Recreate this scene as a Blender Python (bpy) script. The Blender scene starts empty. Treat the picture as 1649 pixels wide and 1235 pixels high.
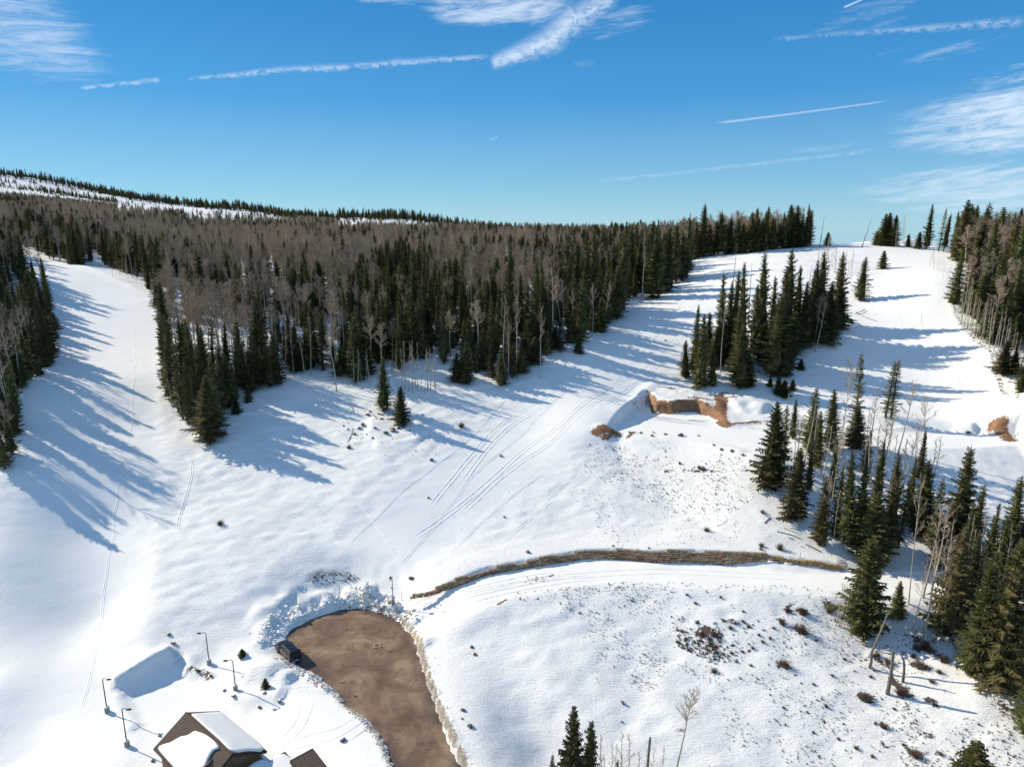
import bpy, math, random
import numpy as np
from mathutils import Vector, Matrix

# ------------------------------------------------------------------ camera, sky, sun, exposure
S = bpy.context.scene
H = 66.0; PITCH = math.radians(13.0); FPX = 1099.3; CX = 824.5; CY = 617.5
cam = bpy.data.objects.new('camera', bpy.data.cameras.new('camera'))
S.collection.objects.link(cam); S.camera = cam
cam.location = (0, 0, H); cam.rotation_euler = (math.pi/2 - PITCH, 0, 0)
cam.data.sensor_width = 36; cam.data.lens = 24.0
cam.data.clip_start = .5; cam.data.clip_end = 20000

SUN_EL = math.radians(31); SUN_DIR = Vector((-.91, .415, 0)).normalized()
SUN_AZ = math.atan2(SUN_DIR.x, SUN_DIR.y)             # clockwise from +Y
w = bpy.data.worlds.new('World'); S.world = w; w.use_nodes = True
def build_world():
    nt = w.node_tree; N = nt.nodes; L = nt.links; N.clear()
    out = N.new('ShaderNodeOutputWorld'); bg = N.new('ShaderNodeBackground')
    bg.inputs[1].default_value = .112
    sky = N.new('ShaderNodeTexSky'); sky.sky_type = 'NISHITA'; sky.sun_disc = False
    sky.sun_elevation = SUN_EL; sky.sun_rotation = SUN_AZ
    sky.altitude = 2900; sky.air_density = 1.35; sky.dust_density = .25; sky.ozone_density = 2.6
    tc = N.new('ShaderNodeTexCoord')
    sep = N.new('ShaderNodeSeparateXYZ'); L.new(tc.outputs['Generated'], sep.inputs[0])
    def m(op, a, b=None, c=None, clamp=False):
        n = N.new('ShaderNodeMath'); n.operation = op; n.use_clamp = clamp
        for i, x in enumerate((a, b, c)):
            if x is None: continue
            if isinstance(x, (int, float)): n.inputs[i].default_value = x
            else: L.new(x, n.inputs[i])
        return n.outputs[0]
    # angles of the view direction: azimuth and elevation in degrees
    az = m('MULTIPLY', m('ARCTAN2', sep.outputs[0], sep.outputs[1]), 57.2958)
    el = m('MULTIPLY', m('ARCSINE', sep.outputs[2]), 57.2958)
    def ss(x, lo, hi):
        n = N.new('ShaderNodeMapRange'); n.interpolation_type = 'SMOOTHSTEP'
        L.new(x, n.inputs[0]); n.inputs[1].default_value = lo; n.inputs[2].default_value = hi
        return n.outputs[0]
    def noise(sx, sy, scale, detail=6, rough=.55, ang=0, off=0, dist=0.):
        cmb = N.new('ShaderNodeCombineXYZ')
        ca, sa = math.cos(math.radians(ang)), math.sin(math.radians(ang))
        u = m('ADD', m('MULTIPLY', az, ca), m('MULTIPLY', el, sa))
        v = m('SUBTRACT', m('MULTIPLY', el, ca), m('MULTIPLY', az, sa))
        L.new(m('MULTIPLY', u, sx), cmb.inputs[0]); L.new(m('MULTIPLY', v, sy), cmb.inputs[1]); cmb.inputs[2].default_value = off
        n = N.new('ShaderNodeTexNoise'); n.inputs['Scale'].default_value = scale
        n.inputs['Detail'].default_value = detail; n.inputs['Roughness'].default_value = rough; n.inputs['Distortion'].default_value = dist
        L.new(cmb.outputs[0], n.inputs['Vector']); return n.outputs[0]
    def blob(a0, e0, ra, re, ang=0):
        ca, sa = math.cos(math.radians(ang)), math.sin(math.radians(ang))
        da = m('SUBTRACT', az, a0); de = m('SUBTRACT', el, e0)
        u = m('DIVIDE', m('ADD', m('MULTIPLY', da, ca), m('MULTIPLY', de, sa)), ra)
        v = m('DIVIDE', m('SUBTRACT', m('MULTIPLY', de, ca), m('MULTIPLY', da, sa)), re)
        d = m('ADD', m('MULTIPLY', u, u), m('MULTIPLY', v, v))
        return m('SUBTRACT', 1, ss(d, 0., 1.))
    wisp = noise(.13, 1.0, 1.0, 9, .66, ang=7, dist=1.1)
    fine = noise(.6, 3.2, 1.0, 8, .7, ang=6, off=3.3, dist=.8)
    crumb = noise(1.6, 2.6, 1.0, 8, .7, off=7.1, dist=.5)
    big = noise(.035, .12, 1.0, 4, .5, off=11.)
    parts = []
    def add(mask, tex, lo, hi, amt):
        parts.append(m('MULTIPLY', m('MULTIPLY', ss(m('ADD', tex, m('MULTIPLY', m('SUBTRACT', mask, .75), .26)), lo+.08, hi+.02), ss(mask, 0, .9)), amt))
    mixw = m('ADD', m('MULTIPLY', wisp, .65), m('MULTIPLY', fine, .35))
    for (a0, e0, ra, re, ang, amt, lo, hi) in CLOUDS_AND_FILL:
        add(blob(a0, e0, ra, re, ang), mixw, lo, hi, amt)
    # contrails: straight bands between two directions, crumbled by noise
    for (a1, e1, a2, e2, w1, w2, amt, cr) in TRAILS:
        la = math.hypot(a2-a1, e2-e1); ux, uy = (a2-a1)/la, (e2-e1)/la
        da = m('SUBTRACT', az, a1); de = m('SUBTRACT', el, e1)
        t = m('DIVIDE', m('ADD', m('MULTIPLY', da, ux), m('MULTIPLY', de, uy)), la)
        p = m('SUBTRACT', m('MULTIPLY', de, ux), m('MULTIPLY', da, uy))
        p = m('ADD', p, m('MULTIPLY', m('SUBTRACT', wisp, .5), .5*cr)); p = m('ABSOLUTE', m('ADD', p, m('MULTIPLY', m('SUBTRACT', crumb, .5), cr*(.3+1.7*w1))))
        wd = m('MULTIPLY', .8, m('ADD', w1, m('MULTIPLY', t, w2-w1)))
        core = m('SUBTRACT', 1, ss(m('DIVIDE', p, wd), -.3, 1.5))
        ends = m('MULTIPLY', ss(t, 0, .1), m('SUBTRACT', 1, ss(t, .9, 1.)))
        br = m('ADD', 1-cr, m('MULTIPLY', ss(crumb, .38, .58), cr))
        parts.append(m('MULTIPLY', m('MULTIPLY', m('MULTIPLY', core, ends), br), amt))
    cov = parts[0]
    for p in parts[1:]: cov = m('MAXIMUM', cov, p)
    # a deeper, more saturated blue (polarised winter sky)
    hs = N.new('ShaderNodeMix'); hs.data_type = 'RGBA'; hs.blend_type = 'MULTIPLY'; hs.inputs[0].default_value = 1
    L.new(sky.outputs[0], hs.inputs[6]); hs.inputs[7].default_value = SKY_TINT
    gr = N.new('ShaderNodeValToRGB'); L.new(m('MULTIPLY', el, 1/60), gr.inputs[0]); es = gr.color_ramp.elements
    while len(es) < len(SKY_GRAD): es.new(.5)
    for i_, (p_, c_) in enumerate(SKY_GRAD): es[i_].position = p_/60; es[i_].color = tuple(x*.1 for x in c_)+(1,)
    sc_ = N.new('ShaderNodeMix'); sc_.data_type = 'RGBA'; sc_.blend_type = 'MULTIPLY'; sc_.inputs[0].default_value = 1; L.new(gr.outputs[0], sc_.inputs[6]); sc_.inputs[7].default_value = (10, 10, 10, 1)
    bl_ = N.new('ShaderNodeMix'); bl_.data_type = 'RGBA'; bl_.inputs[0].default_value = .8; L.new(hs.outputs[2], bl_.inputs[6]); L.new(sc_.outputs[2], bl_.inputs[7]); hs = bl_
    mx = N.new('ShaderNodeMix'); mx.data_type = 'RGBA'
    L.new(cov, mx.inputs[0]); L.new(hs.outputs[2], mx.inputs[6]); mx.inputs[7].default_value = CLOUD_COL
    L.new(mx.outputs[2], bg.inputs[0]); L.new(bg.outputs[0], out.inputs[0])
def px_ang(u, v):
    a = (u-CX)/FPX; b = (CY-v)/FPX
    d = Vector((a, math.cos(PITCH)+b*math.sin(PITCH), -math.sin(PITCH)+b*math.cos(PITCH))).normalized()
    return math.degrees(math.atan2(d.x, d.y)), math.degrees(math.asin(d.z))
def trail(u1, v1, u2, v2, *r):
    return px_ang(u1, v1) + px_ang(u2, v2) + r
CLOUDS_AND_FILL = [px_ang(-10, 45)+(8.5, 4.2, -10, .62, .30, .74), px_ang(30, 98)+(7., 1.9, -6, .4, .34, .78),
          px_ang(1635, 190)+(9.5, 3.0, 4, .8, .27, .66), px_ang(1600, 300)+(11, 2.3, 2, .65, .30, .7),
          px_ang(1640, 130)+(5., 1.6, 8, .6, .38, .7), px_ang(1560, 325)+(9, 1.2, 0, .5, .36, .72),
          px_ang(800, 12)+(8., 2.0, 0, .7, .3, .66), px_ang(640, 0)+(5., .7, 0, .45, .37, .7), px_ang(985, 35)+(4.5, 2.0, 12, .4, .38, .75),
          px_ang(1390, 30)+(5.5, 2.0, 6, .28, .4, .75), px_ang(1545, 80)+(5, .8, 8, .3, .4, .7), px_ang(1430, 85)+(3.5, .6, 3, .3, .4, .7),
          (-120, 40, 75, 24, 12, .8, .3, .66), (150, 45, 80, 26, -8, .8, .3, .66), (20, 64, 90, 22, 5, .7, .3, .66), px_ang(940, 103)+(1.6, .5, 0, .1, .38, .7), px_ang(1330, 235)+(6, .6, 3, .22, .4, .75)]  # the widest veils are unseen, added to brighten and whiten the fill in shadows
TRAILS = [trail(125, 142, 262, 128, .12, .26, .5, .9), trail(300, 128, 470, 112, .14, .3, .52, .9), trail(440, 114, 660, 99, .24, .36, .5, .95), trail(620, 101, 790, 91, .36, .2, .5, .8),
          trail(788, 104, 905, 58, .55, 1.15, .85, .5), trail(880, 70, 930, 20, 1.15, 1.2, .8, .5), trail(905, 45, 995, -14, 1.3, .9, .7, .55),
          trail(1150, 199, 1435, 162, .12, .06, .55, .15), trail(1358, 13, 1395, -3, .08, .05, .9, .0),
          trail(1240, 64, 1420, 50, .22, .24, .26, .95), trail(1390, 52, 1660, 33, .24, .36, .38, .95),
          trail(960, 292, 1130, 275, .15, .15, .22, .9), trail(1090, 278, 1420, 240, .15, .2, .24, .85), trail(790, 226, 802, 219, .1, .05, .4, .2)]
SKY_GRAD = [(0, (2.7, 4.3, 5.5)), (3, (1.7, 3.45, 5.2)), (9.4, (.38, 2.1, 4.75)), (16, (.15, 1.55, 4.0)), (35, (.3, 1.4, 3.6)), (60, (.3, 1.2, 3.2))]
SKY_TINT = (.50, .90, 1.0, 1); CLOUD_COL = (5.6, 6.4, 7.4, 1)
build_world()
sl = bpy.data.lights.new('sun', 'SUN'); sun = bpy.data.objects.new('sun', sl); S.collection.objects.link(sun)
sl.energy = 4.25; sl.angle = math.radians(.53); sl.color = (1, .925, .775)
to_sun = Vector((SUN_DIR.x*math.cos(SUN_EL), SUN_DIR.y*math.cos(SUN_EL), math.sin(SUN_EL)))
sun.rotation_euler = to_sun.to_track_quat('Z', 'Y').to_euler()
vs = S.view_settings; vs.view_transform = 'Standard'; vs.look = 'None'; vs.gamma = 1; vs.use_curve_mapping = False
vs.exposure = .37

R = random.Random(7); NR = np.random.RandomState(7)
COL = S.collection

# ------------------------------------------------------------------ projection helpers
SP, CP = math.sin(PITCH), math.cos(PITCH)
def ray(u, v):
    u = np.asarray(u, float); v = np.asarray(v, float)
    a = (u-CX)/FPX; b = (CY-v)/FPX; den = CP + b*SP
    return a/den, (-SP + b*CP)/den          # dX/dY, dZ/dY
def tdep(v): return -float(ray(0, v)[1])
def pz(u, v, z):                            # the point of height z seen at a pixel
    sx, sz = ray(u, v); Y = (z-H)/sz
    return Vector((float(sx*Y), float(Y), z))
def project(x, y, z):
    dz = z-H; f = y*CP - dz*SP; up = y*SP + dz*CP
    return CX + FPX*x/f, CY - FPX*up/f

# ------------------------------------------------------------------ numpy noise
def _hash(i, j, s):
    n = (i.astype(np.int64)*374761393 + j.astype(np.int64)*668265263 + s*1442695041) & 0x7fffffff
    n = ((n ^ (n >> 13))*1274126177) & 0x7fffffff
    return ((n ^ (n >> 16)) & 0xffff)/65535.0
def vnoise(x, y, s=0):
    i = np.floor(x); j = np.floor(y); fx = x-i; fy = y-j
    fx = fx*fx*fx*(fx*(fx*6-15)+10); fy = fy*fy*fy*(fy*(fy*6-15)+10)
    a = _hash(i, j, s); b = _hash(i+1, j, s); c = _hash(i, j+1, s); d = _hash(i+1, j+1, s)
    return (a*(1-fx)+b*fx)*(1-fy) + (c*(1-fx)+d*fx)*fy - .5
def fbm(x, y, sc, octv=4, s=0, g=.5):
    t = 0; amp = 1; f = 1/sc
    for o in range(octv):
        t = t + amp*vnoise(x*f + 13.7*o, y*f - 7.3*o, s+o); amp *= g; f *= 2.03
    return t
def sstep(x, lo, hi):
    t = np.clip((x-lo)/(hi-lo), 0, 1); return t*t*(3-2*t)

# ------------------------------------------------------------------ terrain: control heights, thin plate spline
CT = [ # u, v, Y : what the photograph shows at how far away the ground there lies
 (0,1235,76),(150,1150,83),(280,1100,89),(100,1235,75),(300,1235,73),(450,1200,77),(0,1100,87),(0,1000,99),(0,900,110),(100,1050,95),(150,1000,102.5),(150,850,123),(150,700,152),(20,750,132),(20,620,162),(60,600,178),(80,500,232),
 (250,900,115),(250,980,103),(360,1040,97),(330,850,124),(345,705,155),(300,780,138),(250,600,186),(150,560,203),(150,480,250),(150,430,305),(260,490,250),(70,425,312),(60,400,395),(0,372,470),(-150,420,300),(-150,600,165),(-150,800,125),(-150,1100,88),
 (460,1045,97),(560,1010,101.3),(640,1235,72.8),(700,1235,72.8),(690,1110,87.2),(600,1060,94.5),(640,985,104.5),(560,960,108),(450,960,107),(350,960,106.5),
 (400,650,172),(400,760,143),(450,850,125.5),(540,630,180),(620,650,174),(645,683,165),(600,740,148),(560,820,131.5),(550,900,117.5),(700,620,184),(700,700,160),(700,800,136),(700,880,122),(640,930,112),(670,962,107.3),
 (720,948,109),(780,928,113),(850,914,116),(950,900,118.5),(1050,904,118),(1170,909,117),(1280,914,116),(1355,918,115),
 (720,965,105.5),(800,948,108),(900,934,110.5),(1050,936,110.3),(1200,938,110),(1320,945,109),
 (700,1010,100),(760,1060,94),(760,1150,83),(800,1235,76),(900,1040,95.5),(900,1120,86.8),(1050,1000,101.5),(1100,1060,94),(1100,1150,84),(1100,1235,76),(1250,1000,101),(1250,1100,89),(1300,1235,76),(1375,1010,101),(1420,1080,92),(1480,1015,100),(1444,990,103),(1500,1120,86),(1600,1090,88),(1600,1235,75),(1640,1000,100),(1550,1010,100.5),
 (1400,890,121),(1400,940,110.5),(1480,955,107.5),(1560,940,110),(1320,877,120.5),(1500,870,124),(1640,877,122.5),(1640,830,131),(1500,800,136),(1360,830,128.5),(1245,780,138),(1250,850,125),(1600,740,150),(1600,705,158),(1450,740,149),(1375,725,155),(1320,760,143),
 (850,880,121.5),(850,800,137),(850,700,162),(850,640,179),(1000,860,125),(1000,780,142),(1000,720,157),(1100,880,120.5),(1100,800,138),(1100,740,151),(960,690,161),(1100,706,157.5),(1230,735,150),(1100,647,180),(1160,650,180),(1230,672,172),(1040,640,184),(1060,616,192),(1150,620,190),(1200,640,182),(1000,660,171),
 (870,600,194),(940,560,212),(1000,500,258),(1040,560,215),(1110,560,218),(1110,600,198),(1110,445,310),(1130,412,350),(1180,560,217),(1230,605,196),(1300,590,202),(1350,545,214),(1250,500,240),(1250,440,285),(1382,483,247),(1400,640,182),(1500,620,188),(1450,680,166),(1420,560,208),
 (1200,405,345),(1300,396,350),(1400,394,345),(1480,398,335),(1530,405,315),(1421,433,285),(1530,480,232),(1535,440,255),(1600,560,195),(1649,640,160),(1600,640,176),(1649,500,228),(1649,440,262),(1800,500,225),(1800,700,150),(1800,900,115),(1800,1150,83),(1649,405,330),
 (400,600,190),(500,600,192),(500,500,260),(500,450,350),(300,450,345),(300,410,500),(700,500,262),(700,450,350),(850,450,345),(900,410,500),(500,402,560),(700,400,570),(200,400,540),(100,378,650),
 (1000,395,620),(1100,392,640),
 (500,380,850),(300,370,880),(700,386,880),(100,352,930),(0,345,950),(850,390,900),
 (0,312,1500),(0,282,2150),(40,284,2150),(80,297,2100),(130,310,2050),(200,322,2000),(250,331,1950),(290,335,1900),(345,336,1850),(400,340,1900),(450,350,1900),(520,358,1850),(600,353,1800),(660,354,1850),(720,361,1850),(800,374,1800),(870,381,1900),
 (60,318,1550),(130,328,1550),(200,336,1500),(250,341,1500),(290,348,1400),(345,350,1450),(400,354,1450),(460,362,1400),(540,368,1400),(620,365,1400),(700,370,1400),(780,380,1400),
 (0,326,1250),(100,334,1250),(200,345,1200),(300,356,1150),(400,362,1150),(600,374,1100),(700,378,1100),(-200,290,2100),(-200,345,1000),(-250,380,600),(-120,285,2200),
]
cp = []
for (u, v, Y) in CT:
    sx, sz = ray(u, v); cp.append((float(sx)*Y, Y, H+float(sz)*Y))
cp += [(-60,30,-12),(0,30,-12),(60,30,-12),(-120,-60,-25),(0,-60,-30),(120,-60,-25),(-150,60,-2),(150,60,0),(300,100,20),(300,220,45),(-300,150,45),(-300,60,20),(420,340,50),
       (150,480,47),(260,500,42),(400,520,35),(250,800,25),(600,800,10),(500,1500,20),(1100,1500,0),(1400,2400,20),(400,2500,-60),(-200,2700,-40),(-1700,2800,60),(-1800,1500,170),(-900,2900,-20),(-500,2500,40),(-1300,2700,80),(-1000,600,110),(1200,300,20),(1000,-300,-20),(-1000,-300,0),(0,-600,-60),(-1500,-600,20),(1500,-600,20),(1000,2000,-60),(1500,2000,-100),(800,1500,-30),(2600,2600,-350),(1500,2900,-260),(700,2950,-120),(3000,1000,-150)]
cp = np.array(cp); CS = 100.0
def tps_kernel(d2): return np.where(d2 > 1e-12, .5*d2*np.log(d2+1e-12), 0)
_p = cp[:, :2]/CS; _n = len(_p)
_K = tps_kernel(((_p[:, None]-_p[None])**2).sum(2)) + np.diag(.0012 + .004*np.clip((np.hypot(cp[:,0],cp[:,1])-250)/400, 0, 1.5)*.2)
_Q = np.c_[np.ones(_n), _p]
_A = np.block([[_K, _Q], [_Q.T, np.zeros((3, 3))]])
_w = np.linalg.solve(_A, np.r_[cp[:, 2], 0, 0, 0])
def base_h(x, y):
    sh = x.shape; x = x.ravel()/CS; y = y.ravel()/CS; o = np.empty_like(x)
    for i in range(0, len(x), 20000):
        a = x[i:i+20000]; b = y[i:i+20000]
        d2 = (a[:, None]-_p[:, 0])**2 + (b[:, None]-_p[:, 1])**2
        o[i:i+20000] = tps_kernel(d2)@_w[:_n] + _w[_n] + _w[_n+1]*a + _w[_n+2]*b
    return o.reshape(sh)
def grow(start, step, g, end):
    a = []; x = start; s = step
    while x < end: x += s; s *= g; a.append(x)
    return a
xc = list(np.arange(-132, 138, .72)); xs = np.array([-t for t in grow(132, .72, 1.035, 3200)][::-1] + xc + grow(xc[-1], .72, 1.035, 3000))
yc = list(np.arange(66, 205, .6)); ys = np.array([-t for t in grow(-66, .8, 1.12, 900)][::-1] + yc + grow(yc[-1], .6, 1.013, 3000))
XX, YY = np.meshgrid(xs, ys)
ZB = base_h(XX, YY)
def mk_sampler(Z):
    def f(x, y):
        x = np.asarray(x, float); y = np.asarray(y, float)
        i = np.clip(np.searchsorted(xs, x)-1, 0, len(xs)-2); j = np.clip(np.searchsorted(ys, y)-1, 0, len(ys)-2)
        fx = (x-xs[i])/(xs[i+1]-xs[i]); fy = (y-ys[j])/(ys[j+1]-ys[j])
        return (Z[j, i]*(1-fx)+Z[j, i+1]*fx)*(1-fy) + (Z[j+1, i]*(1-fx)+Z[j+1, i+1]*fx)*fy
    return f
_ysteps = np.concatenate([np.arange(60, 260, .5), np.arange(260, 700, 2), np.arange(700, 2700, 8)])
def mk_hit(sampler):
    def hit(u, v):
        sx, sz = ray(u, v)
        zr = H + sz*_ysteps; zt = sampler(sx*_ysteps, _ysteps)
        k = np.argmax(zr < zt)
        if not (zr < zt).any(): k = len(_ysteps)-1
        k = max(k, 1); d0 = zr[k-1]-zt[k-1]; d1 = zr[k]-zt[k]; f = d0/(d0-d1) if d0 != d1 else 0
        Y = _ysteps[k-1] + f*(_ysteps[k]-_ysteps[k-1])
        return np.array([float(sx)*Y, Y])
    return hit
hb = mk_hit(mk_sampler(ZB))
def W(pts): return np.array([hb(u, v) for u, v in pts])
def Wz(pts, z): return np.array([tuple(pz(u, v, z))[:2] for u, v in pts])
def smooth_line(P, n=6):                                 # Catmull-Rom
    P = np.asarray(P, float); Q = np.vstack([2*P[0]-P[1], P, 2*P[-1]-P[-2]]); o = []
    for i in range(1, len(Q)-2):
        for t in np.linspace(0, 1, n, endpoint=False):
            a, b, c, d = Q[i-1:i+3]
            o.append(.5*((2*b)+(c-a)*t+(2*a-5*b+4*c-d)*t*t+(3*b-a-3*c+d)*t**3))
    o.append(P[-1]); return np.array(o)
def line_dist(x, y, P):                                  # distance, and parameter 0..1 along it
    best = np.full(x.shape, 1e9); tt = np.zeros(x.shape); side = np.zeros(x.shape)
    seg = np.hypot(*(P[1:]-P[:-1]).T); cum = np.r_[0, np.cumsum(seg)]
    for i in range(len(P)-1):
        ax, ay = P[i]; bx, by = P[i+1]; dx, dy = bx-ax, by-ay; L2 = dx*dx+dy*dy+1e-9
        t = np.clip(((x-ax)*dx+(y-ay)*dy)/L2, 0, 1); d = np.hypot(x-ax-t*dx, y-ay-t*dy)
        m = d < best; best = np.where(m, d, best); tt = np.where(m, (cum[i]+t*seg[i])/cum[-1], tt)
        side = np.where(m, np.sign(dx*(y-ay)-dy*(x-ax)), side)
    return best, tt, side
def poly_sd(x, y, P):                                    # negative inside
    d, _, _ = line_dist(x, y, np.vstack([P, P[:1]])); ins = np.zeros(x.shape, bool); n = len(P)
    for i in range(n):
        ax, ay = P[i]; bx, by = P[(i+1) % n]
        c = ((ay > y) != (by > y)) & (x < (bx-ax)*(y-ay)/(by-ay+1e-12)+ax); ins ^= c
    return np.where(ins, -d, d)
def box(P, pad):
    i0, i1 = np.searchsorted(xs, [P[:, 0].min()-pad, P[:, 0].max()+pad]); j0, j1 = np.searchsorted(ys, [P[:, 1].min()-pad, P[:, 1].max()+pad])
    return slice(j0, j1), slice(i0, i1)
Z = ZB.copy()
DIRT = np.zeros_like(Z); DARK = np.zeros_like(Z); TAN = np.zeros_like(Z); GROOM = np.zeros_like(Z); ROUGH = np.zeros_like(Z)

# groomed runs
run_l = W([(-40,1235),(60,1250),(215,1235),(232,1100),(235,980),(255,850),(262,740),(255,640),(262,560),(262,500),(225,470),(150,432),(70,425),(60,480),(95,560),(60,650),(30,760),(-60,900)])
run_c = W([(560,880),(700,740),(860,640),(960,560),(1010,500),(1120,450),(1140,412),(1200,410),(1130,480),(1100,560),(1060,610),(990,680),(900,740),(760,860),(640,930)])
run_r = W([(1390,400),(1500,402),(1530,470),(1560,540),(1649,640),(1649,700),(1400,680),(1300,640),(1330,560),(1395,470)])
for P in (run_l, run_c, run_r):
    sl_ = box(P, 12); d = poly_sd(XX[sl_], YY[sl_], P)+2.5*fbm(XX[sl_], YY[sl_], 9, 3, 90); GROOM[sl_] = np.maximum(GROOM[sl_], 1-sstep(d, -7, 7))
und = fbm(XX, YY, 24, 3, 3)*.45 + fbm(XX, YY, 6, 3, 9)*.24
Z += 9*fbm(XX, YY, 170, 4, 88)*sstep(YY, 1150, 1700)
near = 1-sstep(np.hypot(XX, YY), 260, 500)
sas = fbm(XX*.9+YY*.4, YY*2.0-XX*.7, 3.2, 3, 21)*.26
Z += und*(1-.88*GROOM)*(.3+.7*near) + sas*near*(1-.85*GROOM)
# lateral trail edge berm beside the left run
def stroke(pts, rad, dz=0, dark=0, dirt=0, tan=0, rough=0, px=True, asym=0, z=None):
    P = smooth_line(W(pts) if px else np.array(pts), 4); s_ = box(P, rad*2.2)
    d, t, sd = line_dist(XX[s_], YY[s_], P)
    d = d*(1+.5*fbm(XX[s_], YY[s_], rad*1.1+.6, 3, 31))
    k = np.exp(-(d/rad)**2*1.6); e = sstep(t, 0, .06)*(1-sstep(t, .94, 1)) if len(P) > 2 else 1
    if asym: k2 = k*(sd*asym > 0)
    Z[s_] += dz*k*e; ROUGH[s_] = np.maximum(ROUGH[s_], rough*k)
    DARK[s_] = np.maximum(DARK[s_], dark*np.exp(-(d/rad/2)**2)); DIRT[s_] = np.maximum(DIRT[s_], dirt*k); TAN[s_] = np.maximum(TAN[s_], tan*k)
stroke([(262,470),(268,560),(262,650),(272,740),(255,860),(240,980),(225,1100),(215,1235)], 2.6, .14)
stroke([(60,420),(150,434),(230,470)], 2.0, .5)

# --- access road cut: flat bench in front of the retaining wall
wall_px = [(660,961),(690,957),(720,946),(750,937),(785,925),(850,913),(900,905),(950,899),(1000,900),(1050,904),(1110,905),(1170,908),(1230,910),(1280,914),(1355,919)]
wz = [3.2,3.4,3.7,3.9,4.1,4.3,4.4,4.45,4.5,4.5,4.5,4.5,4.5,4.5,4.5]
wall_h = [.35,.55,.7,.8,.9,1.0,1.2,1.5,1.7,1.85,2.1,2.2,1.95,1.55,1.0]
wall_xy = np.array([tuple(pz(u, v, z))[:2] for (u, v), z in zip(wall_px, wz)])
WL = smooth_line(wall_xy, 8)
_seg = np.r_[0, np.cumsum(np.hypot(*(WL[1:]-WL[:-1]).T))]; WLEN = _seg[-1]
_kt = np.r_[0, np.cumsum(np.hypot(*(wall_xy[1:]-wall_xy[:-1]).T))]; _kt = _kt/_kt[-1]
def wall_base(t): return np.interp(t, _kt, wz)
def wall_top(t): return np.interp(t, _kt, wall_h)
ext_l = np.array([tuple(pz(u, v, z))[:2] for u, v, z in [(600,985,1.2),(630,973,2.2)]])
ext_r = np.array([tuple(pz(u, v, 4.6))[:2] for u, v in [(1430,925),(1500,925),(1580,925),(1680,920)]])
RL = np.vstack([ext_l, WL, ext_r])
s_ = box(RL, 22); d, t, sd = line_dist(XX[s_], YY[s_], RL)
tw = (line_dist(XX[s_], YY[s_], WL)[1])
sdist = d*np.where(sd > 0, 1, -1)                       # + = uphill side
onwall = (line_dist(XX[s_], YY[s_], WL)[0] < d+.05)
rh = np.where(onwall, wall_base(tw), np.where(XX[s_] < WL[0, 0], 2.6, 4.6))
rh = rh - .9*(1-sstep(XX[s_], WL[0,0]-12, WL[0,0]+2))
jrd = fbm(XX[s_], YY[s_], 5, 3, 5)*.12
k = sstep(-sdist, 7.5, 13)                              # 0 on the bench
zr_ = Z[s_]; below = rh + jrd*.6
newz = np.where(sdist < 0, below*(1-k)+zr_*k, zr_)
# uphill: start at the top of the wall, ease into the hill
wt = np.where(onwall, wall_top(tw), 0.)
top = rh + wt + .05 + .18*np.maximum(sdist-.3, 0)
ku = sstep(sdist, .5, 12)
up = np.where(onwall, top*(1-ku)+zr_*ku, np.maximum(rh, zr_*sstep(sdist, 0, 6)+rh*(1-sstep(sdist, 0, 6))))
newz = np.where(sdist > .35, up, newz)
fade = np.where(XX[s_] < ext_l[0, 0]+4, sstep(XX[s_], ext_l[0,0]-4, ext_l[0,0]+6), 1)
Z[s_] = zr_*(1-fade)+newz*fade
ROAD_MASK = np.zeros_like(Z); ROAD_MASK[s_] = ((sdist < .6) & (sdist > -9))*fade
GROOM = np.maximum(GROOM, ROAD_MASK)
# snow blown against the left foot of the wall is left as the bench profile

# --- excavated pad above
FZ = 16.2
pad = np.vstack([Wz([(1010,676),(1040,655),(1053,666),(1085,668),(1120,664),(1150,673),(1172,690),(1215,684),(1290,688),(1400,694),(1500,697),(1570,701),(1640,706)], FZ),
                 Wz([(1649,716),(1560,722),(1450,722),(1330,722),(1215,731),(1160,718),(1100,707),(1030,700),(985,694)], FZ)])
s_ = box(pad, 42); d = poly_sd(XX[s_], YY[s_], pad)
d = d + .5*fbm(XX[s_], YY[s_], 2.0, 3, 55)
fl = FZ + fbm(XX[s_], YY[s_], 9, 2, 8)*.12
k = sstep(d, -.1, 1.0)
fill = FZ - .36*np.maximum(d, 0)
Z[s_] = np.maximum(fl*(1-k) + Z[s_]*k, np.where(d > 0, fill*(1-sstep(d, 32, 40))+Z[s_]*(1-(1-sstep(d, 32, 40))), -99))
DIRT[s_] = np.maximum(DIRT[s_], 0)
GROOM[s_] = np.maximum(GROOM[s_], 1-sstep(d, -2, 0))
hb = mk_hit(mk_sampler(Z))
xw0, xw1 = pz(1050, 668, FZ).x, pz(1166, 680, FZ).x
DIRT[s_] = np.maximum(DIRT[s_], 1.15*np.exp(-((d-.45)/.75)**2)*(YY[s_] > 168)*sstep(XX[s_], xw0-.5, xw0+.5)*(1-sstep(XX[s_], xw1-.5, xw1+.5)))
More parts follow.
